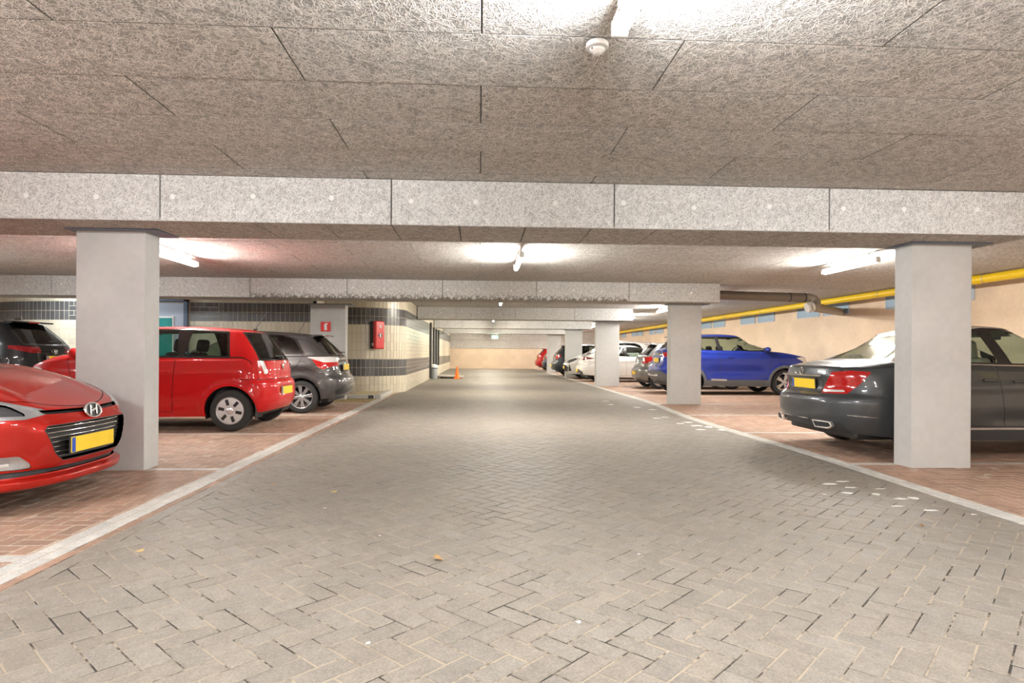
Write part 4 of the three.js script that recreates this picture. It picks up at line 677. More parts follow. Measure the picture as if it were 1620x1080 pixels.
      mk('door_lock', xf(cyl(0.012, 0.012, 0.006, 12), -0.36, 0.80, hw - 0.008, Math.PI / 2), CM.chrome, t);
      mk('side_indicator', xf(rbox(0.08, 0.03, 0.012, 0.005), 1.02, 0.72, hw - 0.012), CM.clearLens, t); mk('side_indicator', xf(rbox(0.08, 0.03, 0.012, 0.005), 1.02, 0.72, -hw + 0.012), CM.clearLens, t);
    }, ...o,
  });
}
// --- red hatchback, nose towards the lane
function hatchNose(o) {
  const P = o.paint, hex = [[-0.5, 0.345], [0.335, 0.345], [0.40, 0.40], [0.475, 0.565], [0.455, 0.592], [-0.5, 0.605]];
  return buildCar({
    name: 'car', L: 4.03, W: 1.734, wheelR: 0.315, wf: 1.17, wr: -1.40, ra: 0.36, N: 240, K1: 64, K2: 30, K3: 20, tyreW: 0.19, wheelStyle: 'multi',
    sill: [[-2.0, 0.3], [-1.4, 0.24], [0, 0.2], [1.0, 0.2], [1.5, 0.18], [1.9, 0.165], [2.015, 0.165]], belt: [[-2.0, 1.02], [-1.2, 1.0], [0, 0.965], [0.8, 0.925], [1.2, 0.875], [1.5, 0.815], [1.75, 0.755], [1.9, 0.715], [2.015, 0.69]],
    rearX: [[0.25, -1.92], [0.5, -2.01], [0.7, -1.96], [1.02, -1.88]], frontX: [[0.165, 1.93], [0.185, 1.985], [0.225, 1.992], [0.245, 1.972], [0.28, 1.968], [0.31, 1.985], [0.40, 2.008], [0.50, 2.015], [0.58, 2.008], [0.64, 1.985], [0.675, 1.955], [0.69, 1.925]], halfW: [[0.2, 0.83], [0.35, 0.855], [0.55, 0.867], [0.75, 0.862], [0.96, 0.83]],
    base: { xr: -1.72, xf: 0.98, w: 0.79, cf: 0.6, y: [[-1.7, 1.06], [0, 1.01], [0.98, 0.995]] }, top: { xr: -1.40, xf: 0.15, w: 0.58 }, roof: [[-1.45, 1.42], [-0.8, 1.465], [-0.2, 1.474], [0.2, 1.44]], cf: 0.82, pf: 2.75, cr: 0.5, deck: 1.85,
    deform: v => {
      swell(v, 1.17, 0.315, 0.385, 0.014); swell(v, -1.40, 0.315, 0.385, 0.014);
      const az = Math.abs(v[2]);
      if (v[0] > 1.2 && v[1] > 0.24) {   // dished hexagonal mouth with a raised rim, pronounced wing creases
        const s = sdPoly(az, v[1], hex); v[0] += 0.018 * Math.exp(-Math.pow(s / 0.028, 2)); if (s > 0) v[0] -= 0.022 * sstep(0.02, 0.10, s) * sstep(0.66, 0.5, v[1]) * sstep(0.9, 0.6, az);
        if (v[1] < 0.44 && az > 0.5) v[0] -= 0.03 * sstep(0.5, 0.6, az) * Math.exp(-Math.pow((v[1] - 0.36) / 0.05, 2));
      }
      if (v[0] > 0.9 && v[1] > 0.68) v[1] += 0.012 * Math.exp(-Math.pow((az - 0.42 - 0.10 * (1.9 - v[0])) / 0.07, 2)) * sstep(1.95, 1.75, v[0]);
      if (v[1] < 0.245 && v[0] > 1.3) v[0] += 0.012;
    },
    features: [
      ['grille_recess', v => Math.max(sdPoly(Math.abs(v[2]), v[1], hex), 1.5 - v[0]), M.black, { split: false, off: -0.038 }],
      ['grille_rim', v => Math.max(sdPoly(Math.abs(v[2]), v[1], hex) - 0.005, 1.5 - v[0]), CM.plastic, { split: false, off: 0.002 }],
      ['bonnet_slit', v => Math.max(sdPoly(Math.abs(v[2]), v[1], [[-0.5, 0.648], [0.43, 0.672], [0.455, 0.70], [-0.5, 0.676]]), 1.4 - v[0]), M.black, { split: false, off: -0.02 }],
      ['headlight_inner', wrapFront([[0.62, 0.678], [0.98, 0.69], [1.12, 0.745], [0.93, 0.765], [0.74, 0.735]], 1.95, 0.95, 0.008), CM.lampInner, { off: -0.012 }],
      ['headlight', wrapFront([[0.435, 0.676], [0.62, 0.652], [0.98, 0.662], [1.18, 0.73], [1.34, 0.83], [1.26, 0.845], [0.95, 0.80], [0.62, 0.735], [0.45, 0.70]], 1.95, 0.95, 0.004), CM.headLens, { off: 0.003 }],
      ['fog_light', wrapFront([[0.56, 0.318], [0.66, 0.315], [0.94, 0.33], [0.98, 0.405], [0.66, 0.40], [0.575, 0.345]], 1.95, 0.9, 0.006), CM.headLens, { off: -0.006 }],
      ['lower_intake', v => Math.max(sdPoly(Math.abs(v[2]), v[1], [[-0.5, 0.256], [0.60, 0.262], [0.86, 0.275], [0.86, 0.305], [0.5, 0.296], [-0.5, 0.286]]), 1.1 - v[0]), CM.plastic, { split: false, off: -0.02 }],
      ['side_window', onSide([[-1.25, 1.08], [-0.35, 1.06], [-0.32, 1.39], [-1.05, 1.39]], 0.02, 0.45), CM.tint, { off: -0.003 }], ['side_window', onSide([[-0.25, 1.06], [0.70, 1.03], [0.14, 1.37], [-0.22, 1.39]], 0.02, 0.45), CM.glass, { off: -0.003 }],
      ['windscreen', v => Math.max(Math.abs(v[2]) - 0.68 + 0.2 * (v[1] - 1.0), 1.03 - v[1], v[1] - 1.40, 0.16 - v[0]), CM.glass, { split: false, off: -0.003 }], ['rear_window', onRear([[0, 1.08], [0.6, 1.08], [0.5, 1.36], [0, 1.37]], 0.02, -1.2), CM.tint, { split: false, off: -0.003 }],
      ['tail_light', wrapRear([[0.55, 0.8], [0.95, 0.8], [1.1, 0.95], [0.6, 0.98]], -1.92, 0.9, 0.01), CM.redLens, { off: 0.002 }],
      ['seam', v => v[0] > 0.9 && v[1] > 0.6 && Math.abs(v[2]) < 0.85 ? Math.max(Math.abs(v[2]) - (0.62 + 0.16 * (1.75 - v[0])), v[1] - 5, v[0] - 1.935 + 0.22 * Math.pow(Math.abs(v[2]) / 0.6, 2)) : 0.3, 0.0035],
      ['seam', onSide([[-0.28, 0.27], [0.80, 0.27], [0.90, 0.6], [0.85, 1.0], [0.2, 1.41], [-0.28, 1.43]], 0, 0.4)],
    ],
    mirrorX: 0.45, mirrorY: 1.06, dashY: 0.9, seatX: 0.0,
    extra: (t, mk, hw) => {
      // grille bars follow the bow of the nose
      const nose = z => 1.99 - 0.045 * Math.pow(Math.abs(z) / 0.45, 2.2);
      for (let k = 0; k < 7; k++) {
        const y = 0.372 + k * 0.034, half = lerp(0.35, 0.475, (y - 0.35) / 0.24) + (k === 6 ? -0.005 : 0), pts = []; for (let i = 0; i <= 16; i++) { const z = lerp(-half, half, i / 16); pts.push(new THREE.Vector3(nose(z), y, z)); }
        mk('grille_bar', new THREE.TubeGeometry(new THREE.CatmullRomCurve3(pts), 24, 0.0055, 6), CM.chrome, t);
      }
      for (const z of [-0.33, -0.12, 0.12, 0.33]) mk('grille_stay', xf(rbox(0.014, 0.20, 0.022, 0.004), nose(z) - 0.03, 0.465, z), CM.plastic, t);
      numberPlate(t, 2.022, 0.44, 0.03, Math.PI / 2);
      const e = new THREE.Group(); e.name = 'badge'; t.add(e); e.position.set(2.0, 0.668, 0); e.rotation.y = Math.PI / 2; e.rotateX(-0.3); e.scale.setScalar(1.12);
      const ring = new THREE.TorusGeometry(0.068, 0.0075, 10, 40); ring.scale(1.25, 0.72, 1); mk('badge_ring', ring, CM.chrome, e); const back = cyl(0.066, 0.066, 0.008, 36); back.rotateX(Math.PI / 2); back.scale(1.25, 0.72, 1); mk('badge_backing', xf(back, 0, 0, -0.004), CM.gloss, e);
      mk('badge_letter', merge([xf(rbox(0.016, 0.072, 0.01, 0.004), -0.032, 0, 0.004, 0, 0, -0.35), xf(rbox(0.016, 0.072, 0.01, 0.004), 0.032, 0, 0.004, 0, 0, -0.35), xf(rbox(0.064, 0.015, 0.01, 0.004), 0, 0, 0.004, 0, 0, 0.25)]), CM.chrome, e);
      for (const s of [-1, 1]) { mk('fog_lamp_leds', xf(rbox(0.012, 0.022, 0.15, 0.005), 1.80, 0.355, s * 0.70, 0, s * -0.5, 0), CM.clearLens, t); mk('headlight_projector', xf(new THREE.SphereGeometry(0.042, 20, 14), 1.66, 0.712, s * 0.70), CM.chrome, t); }
      handleBar(t, -0.1, 0.86, hw - 0.005, P); handleBar(t, -0.1, 0.86, -hw + 0.005, P);
    }, ...o,
  });
}
// --- dark saloon, boot towards the lane
function saloon(o) {
  const P = o.paint;
  return buildCar({
    name: 'car', L: 4.686, W: 1.81, wheelR: 0.325, wf: 1.557, wr: -1.283, ra: 0.365, N: 200, K1: 44, K2: 24, K3: 24, tyreW: 0.22, wheelStyle: 'five', seatMat: CM.beige, lightCabin: true,
    sill: [[-2.343, 0.30], [-1.9, 0.25], [-1.3, 0.21], [0, 0.20], [1.5, 0.19], [2.343, 0.2]], belt: [[-2.343, 0.955], [-2.0, 0.985], [-1.5, 0.985], [-0.5, 0.955], [0.6, 0.925], [1.3, 0.88], [1.9, 0.78], [2.343, 0.64]],
    rearX: [[0.25, -2.23], [0.33, -2.30], [0.46, -2.343], [0.60, -2.34], [0.655, -2.315], [0.69, -2.265], [0.78, -2.24], [0.88, -2.245], [0.93, -2.225], [0.955, -2.205]], frontX: [[0.2, 2.2], [0.35, 2.32], [0.5, 2.34], [0.6, 2.28], [0.64, 2.2]], halfW: [[0.2, 0.85], [0.35, 0.885], [0.55, 0.905], [0.75, 0.90], [0.955, 0.865]],
    base: { xr: -1.70, xf: 0.93, w: 0.815, cf: 0.6, cr: 0.42, pr: 3.4, y: [[-1.66, 1.055], [-1.0, 1.035], [0, 1.0], [0.93, 0.985]] }, top: { xr: -1.06, xf: 0.0, w: 0.60, cf: 0.4, cr: 0.35, pr: 3.4 }, roof: [[-1.2, 1.395], [-0.8, 1.46], [-0.35, 1.488], [0.0, 1.47], [0.3, 1.40]], bowR: 0.25, cr: 0.8, pr: 2.6, cf: 0.8, deck: 1.9,
    deform: v => {
      swell(v, -1.283, 0.325, 0.40, 0.014); swell(v, 1.557, 0.325, 0.40, 0.014); const az = Math.abs(v[2]), sg = Math.sign(v[2]);
      if (az > 0.5 && v[1] < 1) { v[2] += sg * 0.010 * Math.exp(-Math.pow((v[1] - (0.80 + 0.03 * v[0])) / 0.05, 2)) * sstep(2.1, 1.5, Math.abs(v[0])); v[2] -= sg * 0.018 * Math.exp(-Math.pow((v[1] - 0.44) / 0.07, 2)) * sstep(0.95, 0.6, Math.abs(v[0] - 0.14)); }
      if (v[0] < -1.9 && v[1] > 0.64 && v[1] < 0.9) v[0] += 0.03 * sstep(0.42, 0.36, az) * Math.exp(-Math.pow((v[1] - 0.775) / 0.085, 4));   // plate well
      if (v[0] < -2.0 && v[1] > 0.93) v[1] += 0.02 * sstep(-2.02, -2.2, v[0]) * sstep(0.8, 0.5, az);                                     // boot lip
    },
    features: [
      ['tail_light_strip', wrapRear([[0.445, 0.705], [0.83, 0.715], [0.84, 0.735], [0.46, 0.728]], -2.24, 1.2, 0.002), CM.clearLens, { off: 0.004 }], ['tail_light', wrapRear([[0.425, 0.695], [0.86, 0.70], [1.04, 0.80], [1.22, 0.935], [0.9, 0.945], [0.60, 0.925]], -2.24, 1.2, 0.006), CM.redLens, { off: 0.003 }],
      ['rear_window', v => Math.max(sdPoly(Math.abs(v[2]), v[1], [[-0.1, 1.09], [0.52, 1.09], [0.39, 1.36], [-0.1, 1.37]]) - 0.012, v[0] + 0.95), CM.glass, { split: false, off: -0.003 }],
      ['side_window', onSide([[-1.32, 1.075], [-0.48, 1.06], [-0.58, 1.385], [-1.0, 1.35]], 0.012, 0.45), CM.glass, { off: -0.003 }], ['side_window', onSide([[-0.30, 1.055], [0.60, 1.04], [0.05, 1.375], [-0.42, 1.395]], 0.012, 0.45), CM.glass, { off: -0.003 }],
      ['side_window', onSide([[-1.36, 1.08], [-1.48, 1.083], [-1.24, 1.22], [-1.12, 1.28]], 0.008, 0.45), CM.tint, { off: -0.003 }],
      ['window_surround', onSide([[-1.55, 1.055], [0.72, 1.012], [0.06, 1.41], [-0.5, 1.43], [-1.06, 1.365]], 0.006, 0.45), CM.gloss, { off: -0.001 }], ['window_chrome', onSide([[-1.60, 1.043], [0.75, 1.0], [0.06, 1.425], [-0.5, 1.445], [-1.09, 1.378]], 0.006, 0.45), CM.chrome, { off: 0.002 }],
      ['windscreen', v => Math.max(Math.abs(v[2]) - 0.66 + 0.2 * (v[1] - 1.0), 1.03 - v[1], v[1] - 1.38, 0.02 - v[0]), CM.glass, { split: false, off: -0.003 }],
      ['lower_diffuser', onRear([[0, 0.25], [0.70, 0.25], [0.66, 0.375], [0, 0.375]], 0.005, -1.9), CM.plastic, { split: false, off: -0.012 }],
      ['headlight', wrapFront([[0.40, 0.60], [0.85, 0.62], [1.2, 0.78], [0.95, 0.80], [0.45, 0.69]], 2.2, 0.9, 0.01), CM.clearLens, { off: 0.003 }], ['grille', onFront([[0, 0.42], [0.34, 0.42], [0.40, 0.62], [0, 0.64]], 0.01, 1.8), M.black, { split: false, off: -0.03 }],
      ['sill_chrome', v => Math.max(Math.abs(v[1] - 0.335) - 0.011, Math.abs(v[0] - 0.14) - 0.98, 0.6 - Math.abs(v[2])), CM.alloy, { off: 0.004 }],
      ['bumper_chrome', v => Math.max(Math.abs(v[1] - (0.455 - 0.035 * (v[0] + 1.9))) - 0.006, v[0] + 1.66, -2.12 - v[0], 0.55 - Math.abs(v[2])), CM.chrome, { off: 0.003 }],
      ['seam', v => v[0] < -1.55 && v[1] > 0.63 && v[0] > -2.36 ? Math.max(Math.abs(v[2]) - 0.60 + 0.23 * sstep(0.95, 0.70, v[1]), 0.655 - v[1], v[0] + 1.70) : 0.4],
      ['seam', onSide([[-0.44, 0.36], [0.85, 0.36], [0.93, 0.6], [0.88, 1.0], [0.08, 1.41], [-0.60, 1.42]], 0, 0.4)], ['seam', onSide([[-0.44, 0.36], [-0.93, 0.36], [-1.0, 0.62], [-1.28, 0.82], [-1.42, 1.03], [-1.1, 1.37], [-0.60, 1.42]], 0, 0.4)],
    ],
    mirrorX: 0.50, mirrorY: 1.06, dashY: 0.88, seatX: -0.15, rearSeat: -0.16,
    extra: (t, mk, hw) => {
      numberPlate(t, -2.225, 0.785, 0, -Math.PI / 2, 0.06); mk('boot_chrome_bar', xf(rbox(0.02, 0.018, 0.86, 0.006), -2.262, 0.885, 0), CM.chrome, t);
      const e = new THREE.Group(); e.name = 'star_emblem'; t.add(e); e.position.set(-2.25, 0.935, 0); e.rotation.y = -Math.PI / 2; mk('emblem_ring', new THREE.TorusGeometry(0.04, 0.005, 8, 32), CM.chrome, e);
      for (let k = 0; k < 3; k++) { const a = k * 2.0944; const s = new THREE.Shape(); s.moveTo(-0.009, 0); s.lineTo(0, 0.038); s.lineTo(0.009, 0); mk('emblem_ray', xf(new THREE.ExtrudeGeometry(s, { depth: 0.006, bevelEnabled: false }), 0, 0, -0.003, 0, 0, a), CM.chrome, e); }
      for (const s of [-1, 1]) {
        const sh = new THREE.Shape(); [[-0.15, 0.045], [0.13, 0.045], [0.17, 0.0], [0.10, -0.035], [-0.10, -0.035]].forEach((p, i) => i ? sh.lineTo(...p) : sh.moveTo(...p)); const h = new THREE.Path(); [[-0.13, 0.032], [0.12, 0.032], [0.145, 0.0], [0.09, -0.023], [-0.09, -0.023]].forEach((p, i) => i ? h.lineTo(...p) : h.moveTo(...p)); sh.holes.push(h);
        mk('exhaust_trim', xf(new THREE.ExtrudeGeometry(sh, { depth: 0.03, bevelEnabled: true, bevelSize: 0.003, bevelThickness: 0.004 }), -2.235, 0.335, s * 0.47, 0, -Math.PI / 2 + s * 0.2, 0), CM.chrome, t);
        handleBar(t, -0.62, 0.86, s * (hw - 0.006), P); handleBar(t, 0.5 - 0.78, 0.85, s * (hw - 0.004), P);
      }
      mk('diffuser_chrome', xf(rbox(0.016, 0.012, 0.56, 0.004), -2.318, 0.388, 0), CM.chrome, t);
      mk('roof_fin', xf(rbox(0.14, 0.05, 0.03, 0.014), -0.95, 1.42, 0), P, t);
    }, ...o,
  });
}
// --- blue crossover
function crossover(o) {
  const P = o.paint, clad = o.clad ?? CM.greyPlastic, R = 0.335;
  const archRing = v => { const d = Math.min(Math.hypot(v[0] - 1.22, v[1] - R), Math.hypot(v[0] + 1.34, v[1] - R)); return Math.max(d - 0.455, (0.45 - Math.abs(v[2])) * 2, v[1] - 0.86); };
  return buildCar({
    name: 'car', L: 4.18, W: 1.765, wheelR: R, wf: 1.22, wr: -1.34, ra: 0.385, N: 150, K1: 34, K2: 18, K3: 22, tyreW: 0.2, wheelStyle: 'five', lipMat: clad, pan: 0.28,
    sill: [[-2.09, 0.36], [-1.7, 0.30], [-1.2, 0.25], [0, 0.23], [1.2, 0.23], [2.09, 0.26]], belt: [[-2.09, 1.08], [-1.3, 1.13], [-0.4, 1.10], [0.6, 1.09], [1.2, 1.075], [1.7, 1.035], [1.95, 0.96], [2.09, 0.84]],
    rearX: [[0.35, -1.98], [0.45, -2.06], [0.6, -2.09], [0.72, -2.08], [0.78, -2.02], [1.08, -1.94]], frontX: [[0.25, 1.95], [0.45, 2.07], [0.65, 2.09], [0.84, 2.04], [0.96, 1.96]], halfW: [[0.2, 0.84], [0.4, 0.875], [0.6, 0.88], [0.85, 0.875], [1.1, 0.835]],
    base: { xr: -1.86, xf: 1.14, w: 0.80, cf: 0.55, cr: 0.35, y: [[-1.86, 1.20], [-1, 1.17], [0, 1.145], [1.14, 1.155]] }, top: { xr: -1.52, xf: 0.2, w: 0.615, cf: 0.4, cr: 0.3 }, roof: [[-1.6, 1.545], [-0.9, 1.61], [-0.4, 1.625], [0.15, 1.60], [0.4, 1.5]], cr: 0.5, cf: 0.7,
    deform: v => {
      const az = Math.abs(v[2]), sg = Math.sign(v[2]); if (az > 0.45) { for (const x of [1.22, -1.34]) { const d = Math.hypot(v[0] - x, v[1] - R); v[2] += sg * 0.022 * sstep(0.50, 0.44, d) * sstep(0.1, 0.3, v[1]); } v[2] += sg * (0.014 * Math.exp(-Math.pow((v[1] - 0.97) / 0.05, 2)) - 0.03 * Math.exp(-Math.pow((v[1] - 0.62) / 0.12, 2)) * sstep(0.9, 0.5, Math.abs(v[0] + 0.1))); }
      if (v[0] < -1.7 && v[1] > 0.8 && v[1] < 1.02) v[0] += 0.02 * sstep(0.5, 0.4, az);
    },
    features: [
      ['arch_cladding', archRing, clad, { off: 0.006 }], ['sill_cladding', v => Math.max(v[1] - 0.40, 0.5 - Math.abs(v[2]), Math.abs(v[0]) - 1.75), clad, { off: 0.005 }], ['rear_bumper_cladding', v => Math.max(v[1] - 0.62 + 0.10 * sstep(0.6, 0.85, Math.abs(v[2])), v[0] + 1.55), clad, { split: false, off: 0.004 }], ['front_bumper_cladding', v => Math.max(v[1] - 0.46, 1.5 - v[0]), clad, { split: false, off: 0.004 }],
      ['side_window', onSide([[-1.40, 1.215], [-1.26, 1.21], [-1.27, 1.49], [-1.30, 1.48]], 0.012, 0.45), CM.tint, { off: -0.003 }], ['side_window', onSide([[-1.20, 1.21], [-0.58, 1.19], [-0.62, 1.50], [-1.19, 1.495]], 0.018, 0.45), CM.glass, { off: -0.003 }], ['side_window', onSide([[-0.44, 1.19], [0.72, 1.18], [0.20, 1.49], [-0.50, 1.505]], 0.018, 0.45), CM.glass, { off: -0.003 }],
      ['window_surround', onSide([[-1.52, 1.20], [0.86, 1.155], [0.24, 1.525], [-0.6, 1.54], [-1.36, 1.515]], 0.006, 0.45), CM.gloss, { off: -0.001 }],
      ['windscreen', v => Math.max(Math.abs(v[2]) - 0.65 + 0.2 * (v[1] - 1.1), 1.19 - v[1], v[1] - 1.55, 0.22 - v[0]), CM.glass, { split: false, off: -0.003 }],
      ['rear_window', onRear([[0, 1.24], [0.58, 1.24], [0.48, 1.48], [0, 1.49]], 0.015, -1.3), CM.tint, { split: false, off: -0.003 }], ['tail_light', wrapRear([[0.48, 1.03], [0.72, 1.0], [1.05, 1.02], [1.02, 1.11], [0.48, 1.10]], -1.96, 1.0, 0.01), CM.redLens, { off: 0.004 }], ['tail_light_bar', onRear([[0, 1.03], [0.52, 1.03], [0.52, 1.10], [0, 1.10]], 0.004, -1.6), CM.gloss, { split: false, off: 0.002 }],
      ['headlight', wrapFront([[0.45, 0.80], [0.85, 0.84], [1.2, 0.98], [1.0, 1.0], [0.5, 0.88]], 1.95, 0.9, 0.01), CM.clearLens, { off: 0.004 }], ['grille', onFront([[0, 0.42], [0.6, 0.42], [0.5, 0.7], [0, 0.7]], 0.01, 1.6), M.black, { split: false, off: -0.02 }],
      ['seam', onSide([[-0.50, 0.38], [0.70, 0.38], [0.82, 0.6], [0.88, 1.15], [0.25, 1.53], [-0.55, 1.55]], 0, 0.4)], ['seam', onSide([[-0.50, 0.38], [-0.85, 0.38], [-0.95, 0.75], [-1.22, 0.98], [-1.38, 1.2], [-1.36, 1.53], [-0.55, 1.55]], 0, 0.4)], ['seam', onRear([[-0.1, 0.76], [0.62, 0.76], [0.72, 1.1], [0.6, 1.55], [-0.1, 1.55]], 0.0, -1.3)],
    ],
    mirrorX: 0.72, mirrorY: 1.20, dashY: 1.04, seatX: 0.0,
    extra: (t, mk, hw) => {
      numberPlate(t, -1.985, 0.90, 0, -Math.PI / 2); mk('roof_spoiler', xf(rbox(0.16, 0.03, 0.96, 0.012), -1.545, 1.54, 0), CM.gloss, t); mk('roof_fin', xf(rbox(0.13, 0.05, 0.03, 0.014), -1.35, 1.605, 0), P, t); mk('rear_wiper', xf(rbox(0.03, 0.02, 0.34, 0.008), -1.89, 1.25, 0.1), CM.plastic, t); mk('bumper_silver', xf(rbox(0.04, 0.06, 0.9, 0.015), -2.06, 0.50, 0), CM.alloy, t);
      for (const s of [-1, 1]) { mk('door_handle', xf(rbox(0.18, 0.03, 0.03, 0.012), -0.24, 0.99, s * (hw - 0.0)), P, t); mk('door_handle', xf(rbox(0.18, 0.03, 0.03, 0.012), -1.12, 1.02, s * (hw - 0.0)), P, t); mk('sill_trim', xf(rbox(0.42, 0.05, 0.012, 0.005), -0.55, 0.40, s * (hw - 0.004), 0, 0, -0.03), CM.alloy, t); }
    }, ...o,
  });
}
